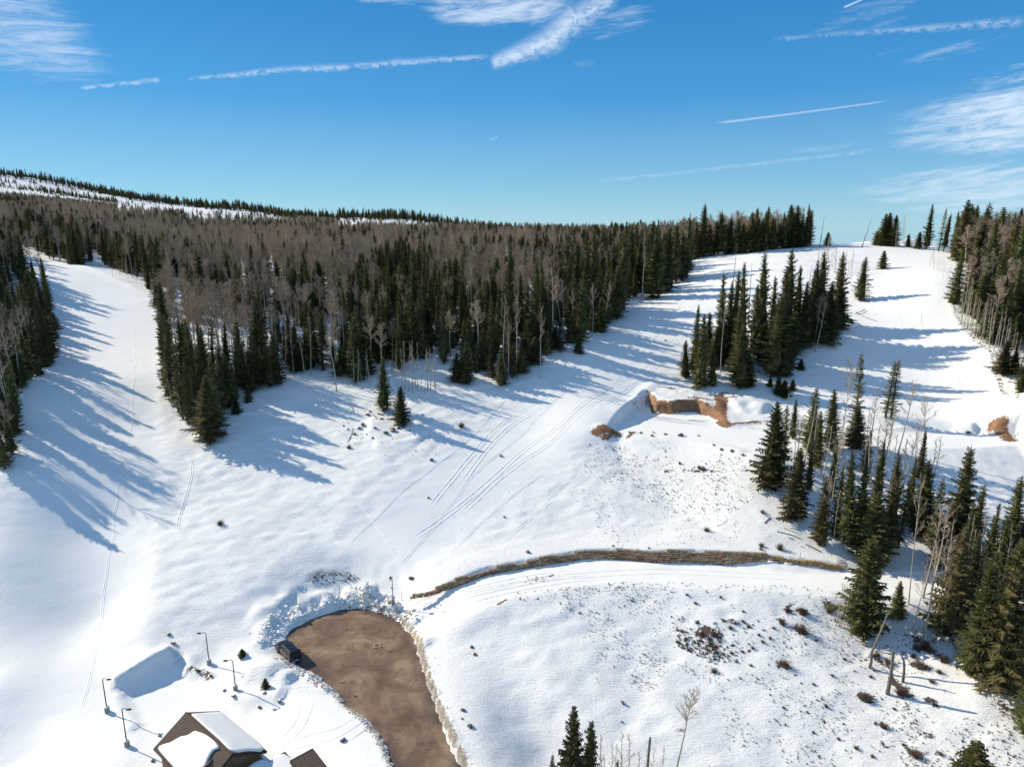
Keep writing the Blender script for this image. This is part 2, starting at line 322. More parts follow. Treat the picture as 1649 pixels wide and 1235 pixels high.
# steepen the bank rim behind the pad
stroke([(1045,643),(1085,647),(1130,654),(1170,654)], 2.4, .6)
stroke([(1055,616),(1035,640),(1008,668)], 2.0, .5)
stroke([(1180,655),(1205,650),(1235,660)], 4.0, 1.2)
stroke([(1055,650),(1080,655),(1110,658),(1140,660),(1160,662)], 1.5, 0, dirt=1.0)
stroke([(1047,647),(1060,653)], 1.0, 0, dirt=.9)
stroke([(1160,640),(1163,655),(1163,675),(1168,686)], 1.9, .2, dirt=1.25)
stroke([(1180,683),(1210,680),(1240,679)], .8, .2, dirt=.75)
stroke([(1110,640),(1150,645),(1185,639)], .9, .3, dirt=.85)
stroke([(1062,622),(1085,626)], .9, .1, dirt=.8)
stroke([(1160,633),(1185,634)], .8, .1, dirt=.7)
stroke([(1110,676),(1140,679)], .7, .1, dirt=.7)
stroke([(962,697),(975,692),(990,697)], 1.7, .6, dirt=1.1)
stroke([(972,707),(985,700)], 1.0, .3, dirt=.9)
stroke([(1012,705),(1022,696)], .8, .3, dirt=.9)
stroke([(1604,684),(1612,698),(1626,708)], 2.2, 1.4, dirt=1.1)
stroke([(1015,650),(1028,655)], .8, .2, dirt=.5)
stroke([(1190,690),(1290,690),(1420,693),(1500,690)], .9, .3, dirt=.45, tan=.5)
stroke([(1290,668),(1400,674),(1500,682),(1580,690)], 2.0, 1.0)
stroke([(1540,690),(1570,694)], 2.0, .9)
stroke([(1010,706),(1090,712),(1160,720),(1200,730)], 1.6, .35, tan=.35)

# --- house lot: flat floor with a drifted edge to the north-west
lot = Wz([(193,1116),(284,1071),(296,1078),(300,1092),(345,1098),(430,1122),(520,1128),(590,1170),(625,1240),(640,1400),(300,1400),(215,1235),(222,1180),(205,1150)], -1.1)
s_ = box(lot, 12); d = poly_sd(XX[s_], YY[s_], lot)
k = sstep(d, -.2, 1.0); Z[s_] = (-1.1+fbm(XX[s_], YY[s_], 8, 2, 4)*.15)*(1-k) + (Z[s_]+np.maximum(-1.0-Z[s_], 0)*(1-sstep(d, 3, 11)))*k
GROOM[s_] = np.maximum(GROOM[s_], 1-sstep(d, -1.5, .5))
stroke([(182,1108),(235,1080),(285,1056)], 2.4, 1.35)
stroke([(296,1066),(300,1085)], 1.5, .5)
stroke([(190,1115),(205,1148),(218,1175)], .9, .5)

# --- cul-de-sac
cul_px = [(462,1026),(470,1014),(500,998),(545,983),(580,981),(618,988),(648,1007),(668,1035),(678,1068),(692,1112),(712,1168),(742,1235),(800,1330),(700,1400),(660,1300),(632,1235),(622,1203),(600,1168),(562,1138),(528,1103),(500,1082),(474,1069),(450,1052)]
cul = smooth_line(Wz(cul_px, 0.0), 3)
s_ = box(cul, 16); d = poly_sd(XX[s_], YY[s_], cul); d = d + .35*fbm(XX[s_], YY[s_], 1.6, 3, 77)
zz = Z[s_]; k = sstep(d, -.1, 13)
ap = .22+.16*np.maximum(d, 0)
zz = ap*(1-k) + zz*k
zz = np.where(d < .35, -.28 + .5*sstep(d, -.35, .35), zz)
Z[s_] = zz
CUL_D = d; CUL_S = s_
# ploughed banks round it
stroke([(415,1000),(432,985),(470,968),(510,962),(545,958)], 2.2, .55, rough=.8)
stroke([(425,1030),(428,1005),(455,990),(500,975),(535,968)], 1.5, .6, rough=1)
stroke([(455,1015),(480,998),(520,982),(555,972)], 1.1, .6, rough=1)
stroke([(555,968),(575,962),(600,960)], 2.0, 1.5, rough=1, dirt=.35, tan=.25)
stroke([(580,972),(610,970),(640,985)], 1.3, .7, rough=1, dirt=.42, tan=.4)
stroke([(600,975),(625,978)], .9, .3, rough=1, dirt=.55)
stroke([(650,1003),(672,1030),(682,1065),(695,1105),(716,1160),(750,1235)], .85, .18, rough=.4, dirt=.3, tan=1.3)
stroke([(660,1000),(690,1040)], 1.6, .4, rough=.7, tan=.3)
stroke([(455,1068),(470,1080),(500,1090),(530,1112)], 1.0, .5, rough=.5, tan=.5, dirt=.1)
stroke([(540,1120),(570,1147),(605,1180),(622,1215),(634,1240)], .7, .3, rough=.3, tan=1.2)
stroke([(400,1040),(420,1060),(450,1085)], 2.4, .6, rough=.15)
stroke([(370,1120),(410,1125),(460,1118)], 1.8, .7)
stroke([(396,1082),(440,1078),(470,1095)], 2.0, .9)
stroke([(500,930),(530,924),(560,928)], 1.8, .2, tan=.8, rough=.3)
stroke([(306,1072),(320,1083),(343,1090)], .7, .2, dirt=.7, tan=.2, dark=1)
stroke([(803,972),(818,964)], .5, 0, dirt=.8)
# knoll with rocks under the lone spruces
stroke([(590,690),(640,690),(690,700)], 7, .8)
stroke([(600,715),(660,712),(700,722)], 4, .35)
for (u, v, r_, a) in [(592,668,1.0,.75),(615,668,.8,.8),(580,690,.7,.6),(575,697,.6,.6),(630,690,.7,.7),(606,692,.6,.6),(560,690,.7,.45),(1130,697,.8,.3)]:
    stroke([(u-2, v), (u+2, v)], r_, .15, dirt=a, dark=1)
# bare soil patches on the lower right bank
for (u, v, du, dv, r_, a) in [(1140,1015,8,4,1.0,1.0),(1150,1022,9,3,.9,1),(1128,1022,4,4,.9,.9),(1145,1040,4,3,.9,.9),(1095,1015,3,4,.8,.8),(1105,1020,2,3,.6,.7),(1125,1000,4,2,.6,.8),(1270,982,3,5,.9,.9),(1259,1002,2,6,.9,.9),(1292,985,5,3,1.1,1.0),(1290,1015,6,6,1.3,1.0),(1310,1030,7,3,.6,.8),
    (1262,1070,7,4,.9,1),(1254,1074,2,1,.5,.8),(1278,1086,3,2,.4,.8),(1410,1058,6,3,.9,.9),(1425,1070,4,3,.8,.9),(1448,1105,8,8,1.3,1),(1440,1095,4,8,.9,.9),(1462,1118,3,3,.8,1),(1480,1030,7,4,1.0,.9),(1490,1045,10,4,1.3,1),(1483,1072,10,5,1.1,1),(1520,1060,5,6,1.2,.9),(1392,1124,9,6,1.2,1),(1394,1145,2,1,.5,.9),(1420,1168,5,4,.9,.9),
    (1493,1182,6,3,.9,.9),(1474,1215,9,5,1.1,.9),(1500,1130,4,5,1.0,.8),(1425,1200,3,3,.7,.7),(1380,1205,3,3,.6,.7),(1330,1163,5,2,.6,.7),(1208,1050,3,3,.6,.8),(1180,1040,3,3,.6,.8),(1230,1015,2,1,.5,.8),(1200,1010,3,2,.5,.7),(1190,1000,3,1,.4,.7),(1300,1145,2,1,.5,.7),(1275,975,3,3,.6,.6),(1335,975,4,6,1.2,.8),(1345,1000,6,4,1.0,.7),(1238,785,7,3,1.3,.9),(1222,775,5,3,.9,.7),(1375,1030,6,3,.8,.5),
    (1140,956,2,5,.7,.55),(1105,955,8,2,.8,.35),(1340,955,3,4,.6,.6),(1550,1015,8,6,1.5,.7),(1500,975,8,8,1.3,.6),(1530,1010,8,6,1.6,.7),(1620,1140,6,8,2,.7)]:
    stroke([(u-du, v-dv*.6), (u, v+.5), (u+du, v+dv*.6)], r_*1.0, .1, dirt=a*.9, dark=1.3)
# dry ground along the right forest edge
stroke([(1530,480),(1545,520),(1570,550),(1600,580),(1640,640)], 1.5, .3, dirt=.5, tan=.4, dark=1.2)
stroke([(1575,560),(1600,555)], 2.5, 0, dirt=.3)
stroke([(1565,826),(1600,840),(1649,862)], 1.2, .4, tan=.9)
TANZ = [([(945,712),(1080,705),(1210,745),(1215,800),(1160,850),(1020,800),(940,760)], .55), ([(900,945),(1100,942),(1330,960),(1380,1040),(1480,1130),(1480,1235),(1180,1235),(1150,1100),(1000,1060),(900,1010)], .42), ([(960,1050),(1080,1060),(1060,1110),(960,1110)], .35)]
for pts, a in TANZ:
    P = W(pts); s_ = box(P, 6); d = poly_sd(XX[s_], YY[s_], P); TAN[s_] = np.maximum(TAN[s_], a*(1-sstep(d, -8, 5)))
Z += ROUGH*(fbm(XX, YY, 1.9, 3, 41)*1.3+np.abs(fbm(XX, YY, 1.1, 2, 43))*.8)
# nothing may rise through the asphalt
d = CUL_D; zz = Z[CUL_S]; Z[CUL_S] = np.where(d < .3, np.minimum(zz, -.28 + .5*sstep(d, -.35, .35)), zz)

hz = mk_sampler(Z); hit = mk_hit(hz)
def G(u, v):
    p = hit(u, v); return Vector((p[0], p[1], float(hz(p[0], p[1]))))

# ------------------------------------------------------------------ materials
def newmat(name):
    m = bpy.data.materials.new(name); m.use_nodes = True; nt = m.node_tree; b = nt.nodes['Principled BSDF']; return m, nt, b
def nd(nt, t, **kw):
    n = nt.nodes.new(t)
    for k, v in kw.items():
        if k in n.inputs: n.inputs[k].default_value = v
        else: setattr(n, k, v)
    return n
def ramp(nt, src, stops):
    r = nt.nodes.new('ShaderNodeValToRGB'); e = r.color_ramp.elements
    while len(e) < len(stops): e.new(.5)
    for i, (p, c) in enumerate(stops): e[i].position = p; e[i].color = tuple(c)+(1,)
    nt.links.new(src, r.inputs[0]); return r.outputs[0]
def mathn(nt, op, a, b=None, clamp=False):
    n = nt.nodes.new('ShaderNodeMath'); n.operation = op; n.use_clamp = clamp
    for i, x in enumerate((a, b)):
        if x is None: continue
        if isinstance(x, (int, float)): n.inputs[i].default_value = x
        else: nt.links.new(x, n.inputs[i])
    return n.outputs[0]
def mixc(nt, f, a, b):
    n = nt.nodes.new('ShaderNodeMix'); n.data_type = 'RGBA'
    for i, x in ((0, f), (6, a), (7, b)):
        if isinstance(x, (int, float)): n.inputs[i].default_value = x
        elif isinstance(x, tuple): n.inputs[i].default_value = x+(1,)
        else: nt.links.new(x, n.inputs[i])
    return n.outputs[2]
def noisemat(name, c1, c2, scale=3, rough=.8, bump=0, metallic=0, vary=0, detail=4, spec=.3):
    m, nt, b = newmat(name); tc = nd(nt, 'ShaderNodeTexCoord')
    n = nd(nt, 'ShaderNodeTexNoise', Scale=scale, Detail=detail); nt.links.new(tc.outputs['Object'], n.inputs['Vector'])
    c = ramp(nt, n.outputs[0], [(.3, c1), (.7, c2)])
    if vary:
        oi = nd(nt, 'ShaderNodeObjectInfo'); hs = nd(nt, 'ShaderNodeHueSaturation')
        nt.links.new(c, hs.inputs['Color'])
        nt.links.new(mathn(nt, 'ADD', mathn(nt, 'MULTIPLY', oi.outputs['Random'], vary*2), 1-vary), hs.inputs['Value'])
        r2 = mathn(nt, 'FRACT', mathn(nt, 'MULTIPLY', oi.outputs['Random'], 17.3))
        nt.links.new(mathn(nt, 'ADD', mathn(nt, 'MULTIPLY', r2, -.05*vary*2), .5+.01), hs.inputs['Hue'])
        c = hs.outputs[0]
    nt.links.new(c, b.inputs['Base Color']); b.inputs['Roughness'].default_value = rough; b.inputs['Metallic'].default_value = metallic
    b.inputs['Specular IOR Level'].default_value = spec
    if bump:
        bp = nd(nt, 'ShaderNodeBump', Strength=bump, Distance=.05); nt.links.new(n.outputs[0], bp.inputs['Height']); nt.links.new(bp.outputs[0], b.inputs['Normal'])
    return m
def snow_material():
    m, nt, b = newmat('snow_and_soil'); L = nt.links
    geo = nd(nt, 'ShaderNodeNewGeometry'); pos = geo.outputs['Position']
    at = nd(nt, 'ShaderNodeAttribute', attribute_name='cover'); sep = nd(nt, 'ShaderNodeSeparateColor'); L.new(at.outputs['Color'], sep.inputs[0])
    dirt, tan, groom = sep.outputs[0], sep.outputs[1], sep.outputs[2]
    def nz(sc, det=4, ro=.55, vec=None):
        n = nd(nt, 'ShaderNodeTexNoise', Scale=sc, Detail=det, Roughness=ro); L.new(vec or pos, n.inputs['Vector']); return n.outputs[0]
    n1 = nz(1.1, 6, .62); n2 = nz(3.2, 5, .65); n3 = nz(.12, 3); n4 = nz(.9, 7, .7)
    mp = nd(nt, 'ShaderNodeMapping'); mp.inputs['Rotation'].default_value = (0, 0, .5); mp.inputs['Scale'].default_value = (.55, 1.9, 1); L.new(pos, mp.inputs[0])
    n5 = nz(1.7, 7, .68, mp.outputs[0])
    snow = ramp(nt, n3, [(.35, (.88, .85, .79)), (.65, (.93, .895, .83))])
    soil = ramp(nt, n4, [(.28, (.10, .055, .032)), (.5, (.30, .15, .07)), (.72, (.45, .26, .13))])
    mpz = nd(nt, 'ShaderNodeMapping'); mpz.inputs['Scale'].default_value = (.5, .5, 5.5); L.new(pos, mpz.inputs[0])
    st_ = ramp(nt, nz(1.0, 5, .65, mpz.outputs[0]), [(.38, (.10, .055, .032)), (.48, (.34, .17, .08)), (.56, (.20, .10, .055)), (.66, (.50, .31, .17))]); soil = mixc(nt, .6, soil, st_)
    soil = mixc(nt, at.outputs['Alpha'], soil, ramp(nt, n4, [(.3, (.045, .032, .024)), (.7, (.13, .095, .07))]))
    dm = mathn(nt, 'ADD', dirt, mathn(nt, 'MULTIPLY', mathn(nt, 'ADD', mathn(nt, 'SUBTRACT', n1, .5), mathn(nt, 'MULTIPLY', mathn(nt, 'SUBTRACT', n2, .5), 1.0)), 1.3))
    dmask = ramp(nt, dm, [(.46, (0,)*3), (.58, (1,)*3)])
    dmask = mathn(nt, 'MULTIPLY', dmask, ramp(nt, dirt, [(.03, (0,)*3), (.16, (1,)*3)]))
    ftan = ramp(nt, n2, [(.3, (.12, .085, .05)), (.7, (.42, .33, .21))])
    tm = mathn(nt, 'ADD', mathn(nt, 'MULTIPLY', tan, .62), mathn(nt, 'MULTIPLY', mathn(nt, 'SUBTRACT', n2, .5), 1.1))
    tmask = mathn(nt, 'MULTIPLY', ramp(nt, tm, [(.36, (0,)*3), (.6, (.9,)*3)]), ramp(nt, tan, [(.02, (0,)*3), (.3, (1,)*3)]))
    c = mixc(nt, tmask, snow, ftan); c = mixc(nt, dmask, c, soil)
    L.new(c, b.inputs['Base Color']); b.inputs['Roughness'].default_value = .62; b.inputs['Specular IOR Level'].default_value = .25
    # relief: wind crust off the runs, faint corduroy on them
    wv = nd(nt, 'ShaderNodeTexWave', Scale=.55, Distortion=2.5, Detail=2.); wv.inputs['Detail Scale'].default_value = .5; L.new(pos, wv.inputs['Vector'])
    rough_h = mathn(nt, 'ADD', mathn(nt, 'MULTIPLY', n5, .5), mathn(nt, 'MULTIPLY', n2, .22))
    hgt = mathn(nt, 'MULTIPLY', rough_h, mathn(nt, 'SUBTRACT', 1, mathn(nt, 'MULTIPLY', groom, .8)))
    hgt = mathn(nt, 'ADD', hgt, mathn(nt, 'MULTIPLY', mathn(nt, 'MULTIPLY', wv.outputs[0], groom), .008))
    hgt = mathn(nt, 'SUBTRACT', hgt, mathn(nt, 'MULTIPLY', dmask, .12))
    bp = nd(nt, 'ShaderNodeBump', Strength=.6, Distance=.55); L.new(hgt, bp.inputs['Height']); L.new(bp.outputs[0], b.inputs['Normal'])
    return m
M_SNOW = snow_material()
M_SNOWP = noisemat('packed_snow', (.88, .85, .79), (.93, .895, .83), 1.2, .6, .3)
M_BARK = noisemat('spruce_bark', (.06, .045, .035), (.15, .115, .09), 6, .9, .5)
M_ASP = noisemat('aspen_bark', (.30, .27, .21), (.54, .49, .39), 3, .8, .3, vary=.12)
M_DEAD = noisemat('weathered_wood', (.10, .085, .07), (.24, .21, .18), 5, .9, .4)
def foliage(name, c1, c2, c3):
    m, nt, b = newmat(name); L = nt.links
    tc = nd(nt, 'ShaderNodeTexCoord'); oi = nd(nt, 'ShaderNodeObjectInfo')
    n = nd(nt, 'ShaderNodeTexNoise', Scale=1.1, Detail=4); L.new(tc.outputs['Object'], n.inputs['Vector'])
    c = ramp(nt, n.outputs[0], [(.3, c1), (.5, c2), (.72, c3)])
    hs = nd(nt, 'ShaderNodeHueSaturation'); L.new(c, hs.inputs['Color'])
    L.new(mathn(nt, 'ADD', mathn(nt, 'MULTIPLY', oi.outputs['Random'], .7), .65), hs.inputs['Value'])
    r2 = mathn(nt, 'FRACT', mathn(nt, 'MULTIPLY', oi.outputs['Random'], 31.7)); L.new(mathn(nt, 'ADD', mathn(nt, 'MULTIPLY', r2, .07), .445), hs.inputs['Hue'])
    L.new(hs.outputs[0], b.inputs['Base Color']); b.inputs['Roughness'].default_value = .75; b.inputs['Specular IOR Level'].default_value = .2
    # light passes through the needles a little
    tr = nd(nt, 'ShaderNodeBsdfTranslucent'); L.new(hs.outputs[0], tr.inputs[0]); mx = nd(nt, 'ShaderNodeMixShader'); mx.inputs[0].default_value = .22
    out = nt.nodes['Material Output']; L.new(b.outputs[0], mx.inputs[1]); L.new(tr.outputs[0], mx.inputs[2]); L.new(mx.outputs[0], out.inputs[0])
    return m
M_SPR = foliage('spruce_needles', (.048, .058, .020), (.105, .112, .038), (.19, .17, .066))
M_TWIG = noisemat('aspen_twigs', (.30, .218, .15), (.50, .39, .275), 2, .85, vary=.2)
M_SHRUB = noisemat('shrub_twigs', (.08, .055, .04), (.20, .14, .10), 3, .9, vary=.25)
M_SAGE = noisemat('dry_sage', (.06, .05, .03), (.20, .16, .10), .7, .9)

# ------------------------------------------------------------------ mesh helpers
def tag(o, label=None, cat=None, group=None, kind=None):
    for k, v in (('label', label), ('category', cat), ('group', group), ('kind', kind)):
        if v: o[k] = v
    return o
def mesh(name, V, F, mat, smooth=False):
    me = bpy.data.meshes.new(name); me.from_pydata([tuple(v) for v in V], [], F)
    if mat: me.materials.append(mat)
    if smooth: me.polygons.foreach_set('use_smooth', [True]*len(me.polygons))
    me.update(); return me
def obj(name, me, parent=None, loc=None, **kw):
    o = bpy.data.objects.new(name, me); COL.objects.link(o)
    if parent: o.parent = parent
    if loc is not None: o.location = loc
    return tag(o, **kw)
def empty(name, loc, rz=0, **kw):
    o = bpy.data.objects.new(name, None); COL.objects.link(o); o.location = loc; o.rotation_euler = (0, 0, rz)
    o.empty_display_size = .3; return tag(o, **kw)
class MB:
    def __init__(s): s.V = []; s.F = []
    def add(s, V, F):
        n = len(s.V); s.V += [tuple(v) for v in V]; s.F += [tuple(i+n for i in f) for f in F]; return s
    def box(s, c, d, rz=0, tilt=None, taper=1.0):
        x, y, z = d[0]/2, d[1]/2, d[2]/2; V = []
        M = Matrix.Rotation(rz, 3, 'Z')
        if tilt is not None: M = tilt
        for sz in (-1, 1):
            k = taper if sz > 0 else 1
            for sx, sy in ((-1,-1),(1,-1),(1,1),(-1,1)): V.append(M@Vector((sx*x*k, sy*y*k, sz*z))+Vector(c))
        return s.add(V, [(0,3,2,1),(4,5,6,7),(0,1,5,4),(1,2,6,5),(2,3,7,6),(3,0,4,7)])
    def tube(s, P, rad, n=6, cap=True):
        P = [Vector(p) for p in P]; V = []
        if not hasattr(rad, '__len__'): rad = [rad]*len(P)
        for i, p in enumerate(P):
            t = (P[min(i+1, len(P)-1)]-P[max(i-1, 0)]).normalized()
            a = t.orthogonal().normalized() if abs(t.z) < .9 else Vector((1, 0, 0)).cross(t).normalized(); b = t.cross(a)
            for k in range(n):
                an = 2*math.pi*k/n; V.append(p+(a*math.cos(an)+b*math.sin(an))*rad[i])
        F = [(i*n+k, i*n+(k+1) % n, (i+1)*n+(k+1) % n, (i+1)*n+k) for i in range(len(P)-1) for k in range(n)]
        if cap: F += [tuple(range(n))[::-1], tuple((len(P)-1)*n+k for k in range(n))]
        return s.add(V, F)
    def tri(s, a, b, c): return s.add([a, b, c], [(0, 1, 2)])
    def mesh(s, name, mat, smooth=False): return mesh(name, s.V, s.F, mat, smooth)

# ------------------------------------------------------------------ the terrain object
def make_ground():
    ny, nx = Z.shape
    co = np.empty((ny*nx, 3), np.float32); co[:, 0] = XX.ravel(); co[:, 1] = YY.ravel(); co[:, 2] = Z.ravel()
    i = np.arange(ny-1)[:, None]*nx + np.arange(nx-1)[None]; q = np.stack([i, i+1, i+nx+1, i+nx], -1).reshape(-1, 4).astype(np.int32)
    me = bpy.data.meshes.new('snow_ground'); me.vertices.add(len(co)); me.vertices.foreach_set('co', co.ravel())
    me.loops.add(q.size); me.loops.foreach_set('vertex_index', q.ravel()); me.polygons.add(len(q))
    me.polygons.foreach_set('loop_start', np.arange(0, q.size, 4, dtype=np.int32)); me.polygons.foreach_set('use_smooth', np.ones(len(q), bool))
    me.update(calc_edges=True)
    a = me.color_attributes.new('cover', 'FLOAT_COLOR', 'POINT')
    c = np.ones((ny*nx, 4), np.float32); c[:, 0] = DIRT.ravel(); c[:, 1] = TAN.ravel(); c[:, 2] = GROOM.ravel(); c[:, 3] = np.clip(DARK.ravel(), 0, 1); a.data.foreach_set('color', c.ravel())
    me.materials.append(M_SNOW)
    obj('ground', me, kind='structure')
make_ground()

def asphalt_material():
    m, nt, b = newmat('wet_brown_asphalt'); L = nt.links; geo = nd(nt, 'ShaderNodeNewGeometry'); pos = geo.outputs['Position']
    def nz(sc, det=5, ro=.6, dist=0):
        n = nd(nt, 'ShaderNodeTexNoise', Scale=sc, Detail=det, Roughness=ro, Distortion=dist); L.new(pos, n.inputs['Vector']); return n.outputs[0]
    c = ramp(nt, nz(.18, 6, .62, .6), [(.34, (.125, .066, .036)), (.5, (.24, .140, .078)), (.64, (.35, .235, .135))])
    g = nz(9, 3, .7); c = mixc(nt, mathn(nt, 'MULTIPLY', ramp(nt, g, [(.3, (1,)*3), (.6, (0,)*3)]), .35), c, (.07, .055, .045))
    st = ramp(nt, nz(.5, 5, .65, 1.5), [(.56, (0,)*3), (.68, (.6,)*3)]); c = mixc(nt, st, c, (.085, .055, .038))
    at = nd(nt, 'ShaderNodeAttribute', attribute_name='wear'); sp_ = nd(nt, 'ShaderNodeSeparateColor'); L.new(at.outputs['Color'], sp_.inputs[0])
    c = mixc(nt, mathn(nt, 'MULTIPLY', sp_.outputs[0], .45), c, (.10, .062, .040)); c = mixc(nt, mathn(nt, 'MULTIPLY', sp_.outputs[1], .75), c, (.055, .036, .026))
    # sinuous cracks
    vo = nd(nt, 'ShaderNodeTexVoronoi', Scale=.075, feature='DISTANCE_TO_EDGE'); nz2 = nd(nt, 'ShaderNodeTexNoise', Scale=.35, Detail=3.)
    L.new(pos, nz2.inputs['Vector']); ad = nd(nt, 'ShaderNodeVectorMath', operation='MULTIPLY_ADD'); L.new(nz2.outputs['Color'], ad.inputs[0]); ad.inputs[1].default_value = (6.,)*3; L.new(pos, ad.inputs[2]); L.new(ad.outputs[0], vo.inputs['Vector'])
    ck = ramp(nt, vo.outputs[0], [(.002, (.6,)*3), (.006, (0,)*3)]); c = mixc(nt, ck, c, (.035, .028, .022))
    L.new(c, b.inputs['Base Color']); L.new(mathn(nt, 'SUBTRACT', ramp(nt, nz(.3), [(.35, (.55,)*3), (.65, (.85,)*3)]), mathn(nt, 'MULTIPLY', sp_.outputs[1], .25)), b.inputs['Roughness'])
    bp = nd(nt, 'ShaderNodeBump', Strength=.3, Distance=.03); L.new(g, bp.inputs['Height']); L.new(bp.outputs[0], b.inputs['Normal'])
    return m
M_ASPH = asphalt_material()
def make_asphalt():
    x0, x1, y0, y1 = cul[:, 0].min()-2, cul[:, 0].max()+2, cul[:, 1].min()-2, cul[:, 1].max()+2
    gx = np.arange(x0, x1, .25); gy = np.arange(y0, y1, .25); X, Y = np.meshgrid(gx, gy); d = poly_sd(X, Y, cul)
    # inside and a little under the snow edge, gently crowned
    zc = .0 + fbm(X, Y, 6, 2, 2)*.05
    ids = -np.ones(X.shape, int); V = []; F = []
    use = d < 1.0
    for j in range(X.shape[0]):
        for i in range(X.shape[1]):
            if use[j, i]: ids[j, i] = len(V); V.append((X[j, i], Y[j, i], zc[j, i]))
    for j in range(X.shape[0]-1):
        for i in range(X.shape[1]-1):
            q = (ids[j, i], ids[j, i+1], ids[j+1, i+1], ids[j+1, i])
            if min(q) >= 0: F.append(q)
    me = mesh('road', V, F, M_ASPH, True); vx = np.array([v[0] for v in V]); vy = np.array([v[1] for v in V])
    ed = np.array([d[j, i] for j in range(X.shape[0]) for i in range(X.shape[1]) if use[j, i]]); rut = np.zeros(len(V))
    for pts in [[(480,1025),(520,1000),(575,992),(630,1005),(655,1050),(665,1110),(690,1200),(715,1300)], [(490,1045),(540,1015),(590,1010),(625,1030),(640,1080),(650,1140),(670,1230),(690,1320)], [(500,1060),(560,1040),(600,1060),(625,1120),(650,1200),(665,1300)], [(520,1080),(580,1080),(630,1150),(650,1240)], [(470,1050),(560,1100),(620,1170),(655,1260)], [(500,1010),(560,1030),(640,1030)], [(560,990),(600,1040),(640,1120),(690,1250)]]:
        P = smooth_line(Wz(pts, 0), 5); dd, tt, sd_ = line_dist(vx, vy, P)
        for o_ in (-.8, .8): rut = np.maximum(rut, np.exp(-((dd*np.where(sd_ > 0, 1, -1)-o_+.3*fbm(vx, vy, 4, 2, 12))/.22)**2)*(.5+1.1*fbm(vx, vy, 2.5, 3, 33)).clip(0, 1))
    a = me.color_attributes.new('wear', 'FLOAT_COLOR', 'POINT'); c = np.ones((len(V), 4), np.float32); c[:, 0] = rut; c[:, 1] = sstep(ed, -2.2, -.1)*(.5+1.4*fbm(vx, vy, 3, 3, 14)).clip(0, 1); c[:, 2] = 0; a.data.foreach_set('color', c.ravel())
    obj('road', me, kind='structure')
make_asphalt()

# ------------------------------------------------------------------ spruces
def spruce_mesh(seed, h, rad, sparse=0, bare=0.06, top_bare=0):
    r = random.Random(seed); m = MB(); z = h*bare; wh = 0
    lop = [r.uniform(.8, 1.15) for _ in range(8)]
    while z < h*(.985-top_bare):
        f = (z-h*bare)/(h*(1-bare)); prof = rad*((1-f)**.82)*(.62+.38*min(1, f*7))*(.93+.2*math.sin(wh*1.9+seed))
        nb = max(4, int((7.5-3*f)*(1-sparse)+r.random()))
        a0 = r.random()*6.28
        for k in range(nb):
            if r.random() < .05+sparse*.35: continue
            az = a0+6.283*k/nb+r.uniform(-.3, .3); Lb = prof*r.uniform(.68, 1.15)*lop[int(az/.785) % 8]+.16
            if r.random() < .07: Lb *= 1.22
            pitch = -.42+.85*f+r.uniform(-.14, .14); zz = z+r.uniform(-.22, .22)
            dx, dy = math.cos(az), math.sin(az); sx, sy = -dy, dx
            def pt(s): return Vector((dx*Lb*s, dy*Lb*s, zz+Lb*(s*math.tan(pitch)+.22*s*s)))
            nseg = 5 if Lb > .9 else 3
            wbase = .42*Lb**.75+.08
            for q in range(nseg):
                s0 = .08+.92*q/nseg; s1 = s0+.92/nseg*1.25; mid = pt((s0+s1)/2); 
                wd = wbase*(1-.55*q/nseg)*r.uniform(.75, 1.25)
                fw = Lb*.16
                for sg in (-1, 1):
                    tip = mid+Vector((sx*sg*wd+dx*fw, sy*sg*wd+dy*fw, -wd*r.uniform(.25, .75)))
                    m.tri(pt(s0), pt(min(s1, 1.02)), tip)
                if r.random() < .75:
                    m.tri(pt(s0), pt(min(s1, 1.02)), mid+Vector((dx*fw*.5+sx*r.uniform(-.15,.15), dy*fw*.5+sy*r.uniform(-.15,.15), -wd*r.uniform(.45, .95))))
            m.tri(pt(.85)+Vector((sx*.1, sy*.1, 0)), pt(.85)-Vector((sx*.1, sy*.1, 0)), pt(1.16)+Vector((0, 0, -.04)))
        z += (.50-.22*f)*(h/20)**.5*(1+sparse*.6); wh += 1
    # dense inner mass, ragged
    n = 9; rows = 12
    if not sparse > .3:
        V = []; F = []
        for i in range(rows+1):
            f = i/rows; rr = rad*.50*(1-f)**.85+.03
            for k in range(n):
                q = r.uniform(.6, 1.25); V.append((math.cos(6.283*k/n)*rr*q, math.sin(6.283*k/n)*rr*q, h*(bare+.02+(.95-bare)*f)-r.uniform(0, .25)*h/rows))
        F = [(i*n+k, i*n+(k+1) % n, (i+1)*n+(k+1) % n, (i+1)*n+k) for i in range(rows) for k in range(n)]
        m.add(V, F)
    for k in range(5):                                    # leader shoot
        a = k*1.3; m.tri((.07*math.cos(a), .07*math.sin(a), h*(.96-top_bare)), (-.07*math.cos(a), -.07*math.sin(a), h*(.96-top_bare)), (0, 0, h*1.0))
    return m.mesh('spruce_crown', M_SPR)
def trunk_mesh(h, r0, mat, n=7, seed=0, bend=.0, name='trunk'):
    r = random.Random(seed); P = []; x = y = 0; b1 = r.uniform(-bend, bend); b2 = r.uniform(-bend, bend)
    for i in range(9):
        f = i/8; P.append((x+b1*math.sin(f*3.1+seed), y+b2*math.sin(f*2.3+seed*2), h*f-(.6 if i == 0 else 0)))
    return MB().tube(P, [r0*(1-.88*i/8)*(1.25 if i == 0 else 1) for i in range(9)], n).mesh(name, mat, True)
